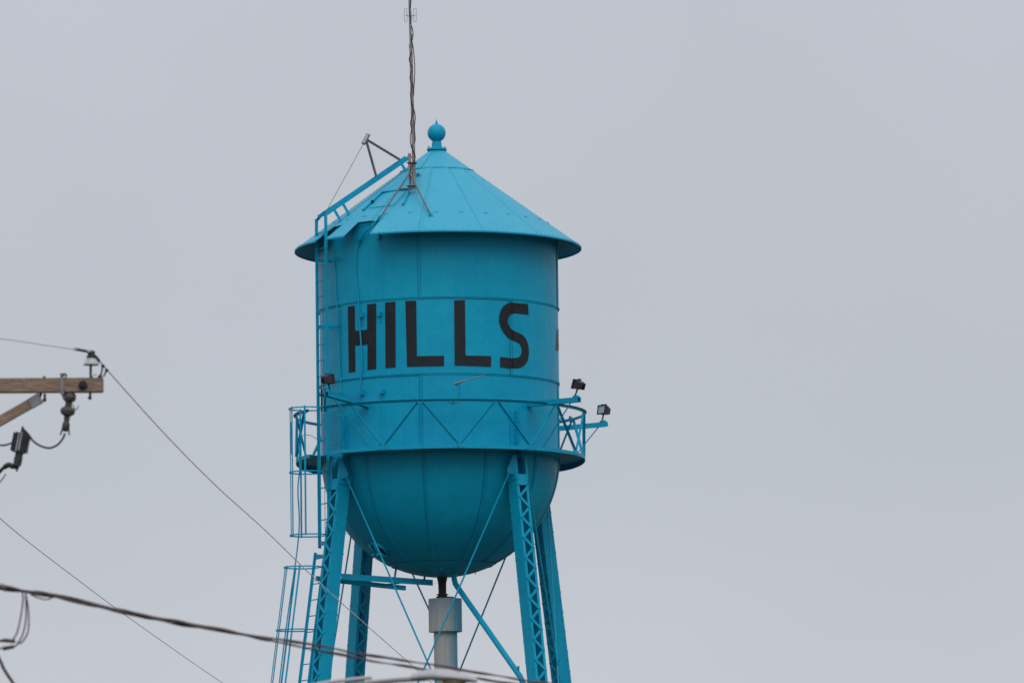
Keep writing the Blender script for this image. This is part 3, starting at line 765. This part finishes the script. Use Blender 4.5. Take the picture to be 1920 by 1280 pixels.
MB().lathe((cx, 0, zc0-.004), [(.312, -.03), (.312, 0), (.16, .012), (.10, .02)], 32).build('collar_top', CAS, case, 30)
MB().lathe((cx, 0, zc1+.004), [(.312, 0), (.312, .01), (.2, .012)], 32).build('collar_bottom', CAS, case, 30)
MB().lathe((cx+.09, -.08, zc0+.0), [(.10, .0), (.09, .03), (.02, .04)], 12).build('primer_patch', RED, case)
op = [polar(851.5, 1074, 36), polar(851.5, 1084, 36), polar(853.5, 1093, 36), polar(860, 1103, 36), polar(975, 1267, 36)]
zO = polar(990, 1290, 36).z
op += [leg_pt(37.2, zO-.3, 0, -.21), leg_pt(37.2, .3, 0, -.21)]
ov = MB().tube(op, .054, 14).build('overflow_pipe', PAINT, tower, 40)
pp = polar(972, 1258, 36); MB().lathe(pp, [(.02, 0), (.02, .09), (.03, .10)], 8).build('bolt', PAINT, ov)
# ---- beams slung below the bowl
pbm, qbm = polar(640, 1080, -54), polar(811.5, 1092, -54)
d = (qbm-pbm).normalized(); s_ = d.cross(ZV).normalized()
b = MB(); b.bar(pbm, qbm, s_*.004, ZV*.055); b.bar(pbm+ZV*.055-s_*.04, qbm+ZV*.055-s_*.04, s_*.04, ZV*.004)
bm1 = b.build('slung_beam', WORN, tower)
rivets([(pbm+d*k-s_*.004*-1+ZV*.0, -s_) for k in (.05, .09, .3, .35, 1.0, 1.05, 2.2, 2.25)]+[(pbm+d*k+s_*.005, s_) for k in (.05, .09, .3, .35, 1.0, 1.05, 2.2, 2.25)], .008, .004, 'bolts', GALV, bm1)
pb2, qb2 = polar(592, 1083, -60), polar(761, 1101.5, -60)
b = MB(); d2 = (qb2-pb2).normalized(); s2 = d2.cross(ZV).normalized(); b.bar(pb2, qb2, s2*.004, ZV*.042); b.bar(pb2-ZV*.042-s2*.03, qb2-ZV*.042-s2*.03, s2*.03, ZV*.004)
bm2 = b.build('slung_beam', WORN, tower)
MB().bar(pb2+(qb2-pb2)*.15, pbm+(qbm-pbm)*.35, ZV*.016, s_*.004).build('beam_brace', WORN, bm1)
MB().bar(pb2+(qb2-pb2)*.72, pbm+(qbm-pbm)*.78, ZV*.016, s_*.004).build('beam_brace', WORN, bm1)
for (x0, y0, x1, y1) in ((743, 1063, 740, 1082), (802, 1055, 795, 1087)):
    MB().bar(sphere(x0, y0, R), polar(x1, y1, -54), d*.022, s_*.004).build('hanger', WORN, bm1)
# ---- manway on the bowl
pm = sphere(711, 1029, R+.01); nm = (pm-V((0, 0, zBowl))).normalized(); um = nm.cross(ZV).normalized(); vm = um.cross(nm)
mw = MB().lathe(pm, [(.19, -.02), (.19, .035), (.165, .035), (.16, -.01), (.01, -.01)], 28, nm).build('manway', PAINT, tank, 40)
MB().lathe(pm+nm*.0, [(.155, 0), (.155, .006), (.01, .008)], 20, nm).build('manway_cover', RUST, mw)
for x in (-.09, .07):
    b = MB(); pts = [pm+um*x+vm*(.19*math.cos(i*math.pi/8))+nm*(.02+.07*math.sin(i*math.pi/8)) for i in range(9)]; b.tube(pts, [.014, .022, .028, .032, .034, .032, .028, .022, .014], 8); b.build('clamp_bar', PAINT, mw, 50)
    MB().lathe(pm+um*x+nm*.13, [(.03, -.02), (.03, .05)], 8, nm).build('clamp_nut', PAINT, mw)
# small fittings under the bowl
for (x, y) in ((819, 1068), (828, 1064)):
    q = sphere(x, y, R+.012); MB().lathe(q, [(.03, -.01), (.03, .03), (.015, .04)], 8, (q-V((0, 0, zBowl))).normalized()).build('lug', PAINT, tank)
q = sphere(893, 1070, R); MB().tube([q+V((0, 0, .05)), q-V((.02, 0, .06))], .008, 6).build('lug', PAINT, tank)
# loose cables round the ladder head and along the handrail
def cab(pts, r=.007, m=PAINT): return MB().tube(catmull(pts, 6), r, 6).build('cable', m, balc, 60)
cab([P(R+.03, -50, zRail+.05), cyl(614, 757, R+.2), cyl(609, 764, R+.15), cyl(622, 776, R+.1), cyl(637, 779, R+.08)], .008)
cab([cyl(x, y, R+.1) for x, y in ((670, 779), (652, 800), (640, 822), (628, 831), (612, 829), (600, 824))], .006)
cab([polar(x, y, -80) for x, y in ((561, 822), (568, 816), (582, 816), (598, 825), (612, 829))], .006)
cab([cyl(x, y, RB-.05) for x, y in ((838, 751), (845, 756), (851, 758), (848, 752), (857, 757), (862, 752))], .006, RUB)
p0 = cage_c(zh[0], RLD)+eL*rc*.2-tL*rc
cab([cage_c(zh[1]+.6, RLD)-tL*(rc+.01), cage_c(zh[1]+.1, RLD)-tL*(rc-.02), cage_c(zh[1]-.3, RLD)-tL*(rc+.06), cage_c(zh[2], RLD)-tL*(rc+.05), cc2(zh2[1])-tL*(rc+.02), cc2(zh2[3])-tL*rc], .013)
for dx in (-.02, .05):               # splice pipes beside the upper ladder
    MB().tube([polar(605+dx*100, 728, AZL), polar(605+dx*100, 771, AZL)], .016, 8).build('splice_pipe', RUST, lad)
MB().box(polar(606, 741, AZL), tL*.06, eL*.02, ZV*.012).build('splice_clamp', RUST, lad)

# ================================================================== things on the tower
# ---- antenna mast on a tripod
ym = -148*S
m0, m1 = plane_y(777, 351, ym), plane_y(766.3, -75, ym)
mast = thing('antenna_mast', 'tall thin grey antenna mast on a tripod strapped to the conical roof', 'antenna', (m0.x, m0.y, m0.z))
b = MB().tube([m0, m0+(m1-m0)*.62, m0+(m1-m0)*.625, m1], [.034, .032, .026, .025], 12); mpole = b.build('mast_pole', MASTM, mast, 50)
MB().lathe(m0+(m1-m0)*.62, [(.036, -.03), (.036, .03)], 12, (m1-m0).normalized()).build('coupling', GALV, mpole)
s0, s1 = plane_y(769.5, 356, ym-.01), plane_y(767.7, 288, ym-.01)
MB().tube([s0, s1], .030, 12).build('support_pipe', MASTM, mast, 50)
for (px, py) in ((773, 306), (773, 349.5)):
    c_ = plane_y(px, py, ym-.01)
    b = MB(); b.box(c_, RT*.085, V((0, 1, 0))*.045, ZV*.012); b.tube([c_-RT*.11-V((0, .03, 0)), c_+RT*.085-V((0, .03, 0))], .01, 6); b.build('clamp', RUST, mast)
apx = plane_y(768, 326, ym-.02)
feet = [cone(807, 404), cone(712.5, 410), cone(787, 341)+V((0, .5, 0))]
f3 = P(.95, -22, zc_(.95))
ft = MB()
for i, q in enumerate((feet[0], feet[1], f3)):
    leg_ = MB().tube([apx+V((0, 0, .02)), q+ZV*.02], .015, 8).build('tripod_leg', TRIP, mast, 50)
    az_ = math.degrees(math.atan2(q.x, -q.y)); b = MB(); b.box(q+CN(az_)*.012, et(az_)*.05, CN(az_).cross(et(az_))*.045, CN(az_)*.006); b.box(q+CN(az_)*.035, et(az_)*.012, CN(az_).cross(et(az_))*.03, CN(az_)*.03); b.build('foot', PAINT, leg_)
MB().tube([plane_y(749, 354.5, ym-.08), plane_y(784, 352.5, ym-.08)], .014, 8).build('cross_tie', TRIP, mast)
cpts = []
def mx_(py): 
    t = (351-py)/(351+75); return m0+(m1-m0)*t
rng = random.Random(3)
for k, (ys, dx) in enumerate([([349, 320, 297, 283, 272], [-8, -7, 3, -1, -3]), ([285, 272, 255, 245, 232, 222, 205, 190], [-1, -5, -5.5, -3, -4.5, -2, 1, -3]),
        ([270, 262, 240, 225, 214, 205], [2, 4, 3, 5, 4.5, 2]), ([205, 190, 175, 160, 150, 140, 130, 118, 110, 98], [2, -2, -3, 1, -3, -2, 2, -3, -3.5, 2]),
        ([180, 165, 150, 130, 110, 95, 85, 75, 66], [3, 4, 5.5, 6.5, 6, 5, 3.5, 1.5, 3]), ([80, 72, 64, 56, 50], [2, 4, 5, 4, 2]), ([45, 34, 20, 8, -10, -30, -55], [1, 2, -1.5, 2, 2.5, -1, 1])]):
    pts = []
    for i, (y, x) in enumerate(zip(ys, dx)): pts.append(mx_(y)+RT*(x*S*.95)-V((0, .045*(1 if i % 2 else .7), 0)))
    MB().tube(catmull(pts, 6), .009, 6).build('coax_cable', RUB, mast, 60)
def loop_el(c, dx):
    pts = [];  hw, hh = 2.6*S, 13*S
    for i in range(25):
        a = 2*math.pi*i/24; y = math.sin(a)*hw; z_ = math.cos(a)*hw+(hh-hw if math.cos(a) > 0 else -(hh-hw))
        pts.append(c+RT*(dx+y)+ZV*z_)
    return pts
c_ = mx_(30)
fd = MB().tube([c_-RT*.085-V((0, .05, 0)), c_-RT*.04-V((0, .07, 0))-ZV*.02, c_-ZV*.0-V((0, .04, 0)), c_+RT*.04-V((0, .07, 0))-ZV*.02, c_+RT*.095-V((0, .05, 0))], .006, 6).build('dipole_arm', GALV_D, mast)
for dx in (-8.2*S, 9*S): MB().tube(loop_el(c_-V((0, .05, 0)), dx), .0042, 6).build('dipole_loop', GALV, mast)

# ---- stub antenna on the handrail
pr = cyl(859.5, 838, RB+.02); rt_ = cyl(857.5, 719, RB+.02)
ant = thing('rail_antenna', 'short grey rod antenna on a thin post at the balcony handrail', 'antenna', pr)
MB().tube([pr, rt_], .014, 8).build('post', PAINT, ant)
e0, e1 = cyl(855, 719, RB+.02), plane_y(908, 703.5, -RB-.15)
d = (e1-e0).normalized()
b = MB().tube([e0-d*.03, e0+d*.06], .026, 8); b.tube([e0+d*.06, e0+d*.14], [.016, .018], 8); b.tube([e0+d*.14, e1], [.013, .009], 8); b.build('element', GALV, ant, 40)
MB().tube(catmull([e0+d*.06, cyl(862, 728, RB+.03), cyl(861, 741, RB+.03), cyl(860, 750, RB+.03)], 5), .005, 6).build('lead', RUB, ant)

# ---- floodlights: one built facing local -Y, then copied
def build_flood():
    root = bpy.data.objects.new('floodlight', None); C.objects.link(root); root.empty_display_size = .1; WM[root.name] = Matrix()
    W, H, D = .095, .078, .12
    b = MB()
    f = [V((x*W, -.05, .16+z*H)) for z in (-1, 1) for x in (-1, 1)]
    k = [V((x*W*.95, .05, .16+z*H*.95)) for z in (-1, 1) for x in (-1, 1)]; r_ = [V((x*W*.55, .115, .16+z*H*.5)) for z in (-1, 1) for x in (-1, 1)]
    b.add(f+k+r_, [(0, 1, 3, 2), (0, 4, 5, 1), (1, 5, 7, 3), (3, 7, 6, 2), (2, 6, 4, 0), (4, 8, 9, 5), (5, 9, 11, 7), (7, 11, 10, 6), (6, 10, 8, 4), (8, 10, 11, 9)])
    h = b.build('housing', DARKM, root)
    b = MB()
    for x in (-1, 1): b.box(V((x*(W+.006), -.055, .16)), V((.009, 0, 0)), V((0, .014, 0)), V((0, 0, H+.015)))
    for z in (-1, 1): b.box(V((0, -.0555, .16+z*(H+.006))), V((W+.014, 0, 0)), V((0, .014, 0)), V((0, 0, .009)))
    b.build('door_frame', DARKM, h)
    MB().box(V((0, -.053, .16)), V((W-.004, 0, 0)), V((0, .004, 0)), V((0, 0, H-.004))).build('lens', LENS, h)
    b = MB()
    for x in (-1, 0, 1): b.box(V((x*.05, .085, .16)), V((.004, 0, 0)), V((0, .05, 0)), V((0, 0, H*.8)))
    b.build('cooling_fins', DARKM, h)
    MB().tube([V((-W*.7, -.04, .16+H)), V((-W*.6, -.02, .16+H+.035)), V((W*.6, .01, .16+H+.035)), V((W*.7, .02, .16+H))], .009, 6).build('handle', DARKM, h)
    b = MB(); b.tube([V((0, 0, -.05)), V((0, 0, -.02)), V((0, .01, .08))], [.022, .014, .018], 10); b.build('knuckle', DARKM, root)
    return root
fl = build_flood()
def copy_tree(o, parent=None):
    c = o.copy(); C.objects.link(c)
    if parent is not None: c.parent = parent
    for ch in [x for x in bpy.data.objects if x.parent == o and x != c]: copy_tree(ch, c)
    return c
def put(o, p, yaw, tilt, label):
    o.matrix_basis = Matrix.Translation(p+V((0, 0, .05))) @ Matrix.Rotation(math.radians(yaw), 4, 'Z') @ Matrix.Rotation(math.radians(tilt), 4, 'X')
    tag(o, label, 'floodlight', 'floodlights on the balcony arms')
fl2 = copy_tree(fl); fl3 = copy_tree(fl)
put(fl, LP1, 128, -8, 'dark floodlight beside the ladder, left of the lettering')
put(fl2, LP2, -75-55, -20, 'dark floodlight on the sloping arm nearest the tank on the right, its glass hidden')
put(fl3, LP3, -48, -10, 'rightmost floodlight, its pale square glass facing the viewer')

# ================================================================== FOREGROUND: utility pole at the left edge
DP = 52.0
def A(px, py, dd=0): return atd(px, py, DP+dd)
arm_r, arm_l = A(193.5, 722), A(-290, 724.5)
ad_ = (arm_r-arm_l).normalized(); fy = ZV.cross(ad_).normalized()
pole_x = A(-48, 723, .18)
up = thing('utility_pole', 'weathered wooden crossarm of a utility pole at the left edge', 'utility pole', (pole_x.x, pole_x.y, 0))
b = MB(); b.tube([V((pole_x.x, pole_x.y, 0)), V((pole_x.x, pole_x.y, 5)), V((pole_x.x, pole_x.y, pole_x.z+.55))], [.16, .145, .13], 20); b.build('pole', POLEW, up, 50)
def local_bar(name, p, q, wv, hv, m, par):   # a wooden bar whose own X axis runs along it, so that the grain does too
    x = (q-p).normalized(); y = wv.normalized(); z = x.cross(y).normalized(); Lh = (q-p).length/2
    me = MB().box((0, 0, 0), V((Lh, 0, 0)), V((0, wv.length, 0)), V((0, 0, hv.length)))
    bm = bmesh.new(); mm = me.mesh(name, m); bm.from_mesh(mm); bmesh.ops.bevel(bm, geom=bm.edges[:], offset=.007, segments=2, affect='EDGES'); bm.to_mesh(mm); bm.free()
    return link(name, mm, par, frame_m((p+q)/2, x, y, z))
ca = local_bar('crossarm', arm_l, arm_r, fy*.055, ZV*.070, WOOD, up)
br0, br1 = A(73, 747.5), A(-30, 806)
local_bar('brace', br1, br0, fy*.03, ZV*.048, WOOD, up)
brd = (br0-br1).normalized()
MB().bar(br0-brd*.10, br0+brd*.02, fy*.036, brd.cross(fy)*.050).build('brace_shoe', GALV, up)
MB().tube([br0+brd*.0, A(77, 737)], .014, 8).build('brace_bolt', RUST, up)
for (x, y0, y1) in ((84, 738, 753), (169, 735, 749)): MB().tube([A(x, y0), A(x, y1-5), A(x-.5, y1-4.5), A(x-1, y1)], [.012, .012, .022, .012], 8).build('bolt', RUST, up)
MB().tube([A(83, 705), A(83, 710)], .015, 8).build('bolt', RUST, up)
MB().lathe(A(155.5, 722, -.06), [(.045, -.01), (.045, .008), (.02, .012), (.02, .03), (.005, .032)], 14, -fy).build('washer', RUST, up)
# pin insulator at the arm's end
ip = A(170, 710)
pin = MB().tube([ip, A(170, 682)], .012, 8).build('insulator_pin', RUST, up)
MB().lathe(A(171, 684.5), [(.02, .005), (.074, 0), (.078, .01), (.06, .035), (.05, .062), (.045, .07)], 24).build('insulator_skirt', PORC, pin, 40)
MB().lathe(A(171, 671), [(.044, 0), (.046, .02), (.032, .03), (.034, .045), (.042, .05), (.036, .068), (.015, .075)], 20).build('insulator_head', POLY, pin, 40)
MB().prism([A(181, 709, -.02), A(186, 702, -.02), A(190, 702, -.02), A(193, 709, -.02)], fy*.05).build('end_plate', RUST, up)
for (x0, y0, x1, y1) in ((189, 703, 193, 686), (194, 706, 200, 694)):
    MB().tube([A(x0, y0, .02), A(x1, y1, .02)], .008, 8).build('tie_pin', RUST, up); MB().lathe(A(x1, y1, .02), [(.016, -.015), (.018, .012)], 8).build('pin_knob', RUST, up)
MB().tube(catmull([A(171, 709), A(176, 703), A(181, 702)], 4), .004, 6).build('tie_wire', RUST, up)
# strap over the arm, fuse cutout hanging from it
b = MB(); b.box(A(116.5, 722, -.065), ad_*.018, fy*.004, ZV*.092); b.box(A(116.5, 702, .01), ad_*.018, fy*.075, ZV*.004)
b.tube(catmull([A(115, 705, -.06), A(118, 701, -.04), A(124, 702, -.02), A(123, 709, -.02)], 4), .01, 6); b.build('strap', GALV, up)

cut = thing('fuse_cutout', 'grey brown fuse cutout with ribbed discs hanging below the crossarm strap', 'fuse cutout', A(127, 815))
top_, bot_ = A(131, 738, .0), A(121.5, 815, 0); dcut = (bot_-top_).normalized(); Lc = (bot_-top_).length
def lat(name, k, prof, m, par, n=20, c0=top_, dd=dcut): return MB().lathe(c0+dd*k, prof, n, dd).build(name, m, par, 40)
lat('insulator_disc', .0, [(.05, -.01), (.062, .01), (.066, .04), (.058, .065), (.035, .08), (.03, .13)], BROWNP, cut)
lat('insulator_disc', .13, [(.035, -.01), (.07, .02), (.072, .05), (.055, .075), (.03, .09), (.026, .15)], BROWNP, cut)
for k_, rr3 in ((.035, .07), (.055, .064), (.165, .076), (.195, .07), (.11, .038), (.245, .034)):
    lat('insulator_rib', k_, [(rr3-.02, -.008), (rr3, 0), (rr3-.016, .009)], BROWNP, cut)
lat('lower_clamp', .27, [(.022, 0), (.036, .02), (.038, .07), (.02, .10)], POLY, cut, 10)
for s_ in (-1, 1): MB().bar(bot_-dcut*.06+ad_*s_*.033, bot_+dcut*.0+ad_*s_*.042, ad_*.006, fy*.02).build('prong', POLY, cut)
b = MB(); b.bar(A(117, 737, -.04), A(121, 748, -.05), ad_*.014, fy*.01); b.build('hook', GALV_D, cut)
MB().tube(catmull([A(136, 757), A(141, 767), A(145, 766), A(147, 760)], 4), .0045, 6).build('pull_ring', GALV_D, cut)

arr = thing('surge_arrester', 'dark finned arrester body with ribbed stem hanging at the left edge', 'surge arrester', A(25, 885))
at_, ab_ = A(42, 812), A(35, 848); da_ = (ab_-at_).normalized(); sa_ = da_.cross(fy).normalized()
if sa_.dot(ad_) < 0: sa_ = -sa_
box_ = MB(); box_.box((at_+ab_)/2, sa_*.062, fy*.045, da_*(ab_-at_).length*.5); box_.build('core', POLY, arr)
for k in range(7):
    c_ = (at_+ab_)/2+sa_*(-.075+.025*k)-da_*(.01 if k % 2 else 0)
    MB().box(c_, sa_*.005, fy*.062, da_*.088).build('fin', POLY if k not in (2, 3) else PORC, arr)
MB().prism([A(36, 818), A(41.5, 797), A(44.5, 801), A(55, 820)], fy*.04).build('top_fin', POLY, arr)
for k in range(5): MB().lathe(A(36-k*.9, 850+k*5), [(.038, -.012), (.046 if k in (2, 3) else .040, 0), (.036, .013)], 16, -da_).build('stem_rib', POLY, arr, 40)
MB().tube(catmull([A(35, 874), A(26, 875), A(17, 871), A(9, 875), A(2, 881), A(-8, 892)], 4), [.02]*5+[.026]*8+[.018]*8, 8).build('foot', RUB, arr)
MB().tube([A(33, 872), A(31, 884)], [.022, .006], 8).build('tip', POLY, arr)

def wire(name, label, pts, r, m=WIRE, cat='wire', sub=8, n=8):
    o = MB().tube(catmull(pts, sub), r, n).build(name, m, None, 60); return tag(o, label, cat)
wire('jumper_wire', 'thin drooping jumper between the fuse cutout and the finned arrester', [A(122, 812), A(117, 823), A(107, 834), A(92, 839.5), A(75, 835), A(62, 826), A(54, 815), A(46, 806)], .010, RUST)
wire('ground_lead', 'short thin lead running out of frame left of the finned arrester', [A(24, 829), A(14, 833), A(2, 834.5), A(-20, 832)], .009, RUST)
wire('loose_lead', 'short slanting lead end below the finned arrester', [A(11, 888), A(5, 897), A(-6, 911)], .006, RUST)

# ---- line conductors
w1 = [atd(180, 671, DP), atd(190, 680, 52.7), atd(215, 709, 54), atd(310, 814, 58.4), atd(404, 909, 63.5), atd(500, 996, 70), atd(600, 1093, 78), atd(687, 1171, 87), atd(762, 1237, 95), atd(830, 1297, 106), atd(930, 1380, 125)]
wire('power_line', 'pale conductor slanting down from the crossarm insulator across the tower leg', w1, .0068, WIRE, 'power line')
w0 = [atd(-700, 560, 36), atd(-350, 590, 43), atd(0, 634, 48.5), atd(90, 647, 50.3), atd(160, 657.5, 51.8), atd(171, 661, DP)]
wire('power_line', 'pale conductor running from the crossarm insulator out of the left edge', w0, .0068, WIRE, 'power line')
w2 = [atd(-275, 700, DP), atd(-180, 800, 56), atd(0, 971, 66.5), atd(130, 1074, 75), atd(260, 1170, 86), atd(420, 1281, 105), atd(560, 1370, 125)]
wire('power_line', 'pale conductor crossing the lower left corner', w2, .0068, WIRE, 'power line')
wire('tie_wrap', 'dark wire wrap where the conductor meets the insulator', [atd(140, 654.2, 51.4), atd(155, 657, 51.7), atd(168, 660, DP), atd(180, 669, DP), atd(186, 677, 52.4)], .014, RUST, 'wire')

# ---- bundled cable, two twisted strands that part towards the right
DC = 45.0
def T(px, py): return atd(px, py, DC)
cen = [(-160, 1075), (0, 1101), (40, 1107), (110, 1119), (215, 1143), (330, 1166.5), (420, 1182), (500, 1196.5), (600, 1214.5), (690, 1232), (780, 1246), (860, 1259), (960, 1276), (1100, 1298), (1260, 1318)]
spx = [3, 3, 2, 3, 2.5, 3, 3, 3.5, 4.5, 5.2, 5, 5, 6, 6, 6]
bun = thing('bundled_cable', 'dark twisted overhead cable crossing the bottom of the picture', 'cable', T(0, 1101))
c2 = catmull([V((x, y, s_)) for (x, y), s_ in zip(cen, spx)], 14)
for ph, rr2 in ((0, .0100), (math.pi, .0100)):
    pts = []
    for i, q in enumerate(c2):
        tw = q.x/26.0; wob = math.sin(q.x/17.0+ph*1.3)*.9+math.sin(q.x/47.0+ph)*1.1
        blend = min(1, max(0, (q.x-430)/150))
        off_t = math.cos(tw+ph)*2.1; off_s = (-1 if ph == 0 else 1)*q.z
        pts.append(atd(q.x, q.y+off_t*(1-blend)+off_s*blend+wob*.55, DC+math.sin(tw+ph)*.02))
    MB().tube(pts, [rr2*(1.22 if i_ < len(pts)*.5 else 1.0)*(1+.25*math.sin(p_.x*9+ph)+.22*math.sin(p_.x*23.7+2*ph)*math.sin(p_.x*3.1)) for i_, p_ in enumerate(pts)], 8).build('strand', CABLE, bun, 60)
pts = [T(x, y) for x, y in ((-160, 1078), (0, 1101), (120, 1117), (240, 1146.5), (420, 1180))]
MB().tube(catmull(pts, 8), .009, 6).build('messenger', CABLE, bun)
MB().tube(catmull([T(58, 1114), T(72, 1120), T(88, 1123), T(104, 1117)], 5), .006, 6).build('wrap_end', CABLE, bun)
MB().tube(catmull([T(-6, 1096), T(4, 1099), T(12, 1103), T(18, 1104)], 4), [.02]*4+[.026]*5+[.018]*4, 8).build('splice', BROWNP, bun)
for pts in (((42, 1107), (43, 1125), (39, 1155), (32, 1185), (23, 1200)), ((48, 1110), (49, 1135), (48, 1165), (42, 1190), (32, 1207), (24, 1213)), ((48, 1112), (53, 1140), (54, 1172), (50, 1190), (40, 1204), (32, 1205))):
    MB().tube(catmull([T(*p) for p in pts], 6), .007, 6).build('drop_loop', CABLE, bun)
MB().tube([T(-30, 1200.5), T(2, 1200.5), T(8, 1199.5), T(27, 1201.5), T(29, 1201)], [.008, .011, .017, .017, .008], 8).build('connector', CABLE, bun)
MB().tube([T(-20, 1215), T(5, 1214.5), T(6, 1215), T(25, 1211.5), T(27, 1211)], [.006, .007, .018, .016, .008], 8).build('connector', CABLE, bun)
wire('service_drop', 'dark cable dropping steeply across the bottom left corner', [T(-40, 1165), T(-12, 1214), T(0, 1237), T(9, 1256), T(25, 1280), T(60, 1330)], .014, CABLE, 'cable')

# ---- street lamp whose head just rises into the bottom edge
DS = 42.0
def K(px, py, dd=0): return atd(px, py, DS+dd)
base = K(470, 1390); sl = thing('street_lamp', 'pale grey street lamp head and arm at the bottom edge', 'street lamp', (base.x, base.y, 0))
MB().tube([V((base.x, base.y, 0)), V((base.x, base.y, base.z+.06))], [.11, .08], 16).build('pole', LAMPG, sl, 50)
MB().tube(catmull([K(470, 1385), K(500, 1340), K(570, 1303), K(660, 1284), K(740, 1275), K(800, 1271)], 6), .020, 12).build('arm', LAMPG, sl, 50)
b = MB(); hd = []
x_ax = (K(890, 1272)-K(770, 1272)).normalized()
secs = [(770, 1270.5, .03, .03), (790, 1268, .06, .05), (815, 1268, .10, .065), (845, 1270, .12, .065), (875, 1273, .11, .05), (895, 1276, .05, .025)]
vs = []; n_ = 16
for (x, y, wy, hz) in secs:
    c_ = K(x, y)
    for j in range(n_):
        a = 2*math.pi*j/n_; vs.append(c_+V((0, 1, 0))*math.cos(a)*wy+ZV*math.sin(a)*(hz if math.sin(a) > 0 else hz*.45))
fs = [(i*n_+j, i*n_+(j+1) % n_, (i+1)*n_+(j+1) % n_, (i+1)*n_+j) for i in range(len(secs)-1) for j in range(n_)]+[tuple(range(n_)), tuple(range((len(secs)-1)*n_, len(secs)*n_))]
b.add(vs, fs).build('head', LAMPH, sl, 50)
MB().lathe(K(852, 1274), [(.10, .02), (.10, 0), (.085, -.05), (.04, -.085), (.005, -.09)], 20).build('lens', LAMPB, sl, 40)
MB().lathe(K(800, 1263), [(.03, -.02), (.03, .02), (.015, .03)], 12).build('photocell', LAMPG, sl, 40)
wire('service_wire', 'blurred pale wire rising from the bottom edge behind the lamp arm', [K(520, 1300, 2), K(600, 1281, 2), K(660, 1273, 2), K(697, 1269, 2)], .016, LAMPH)
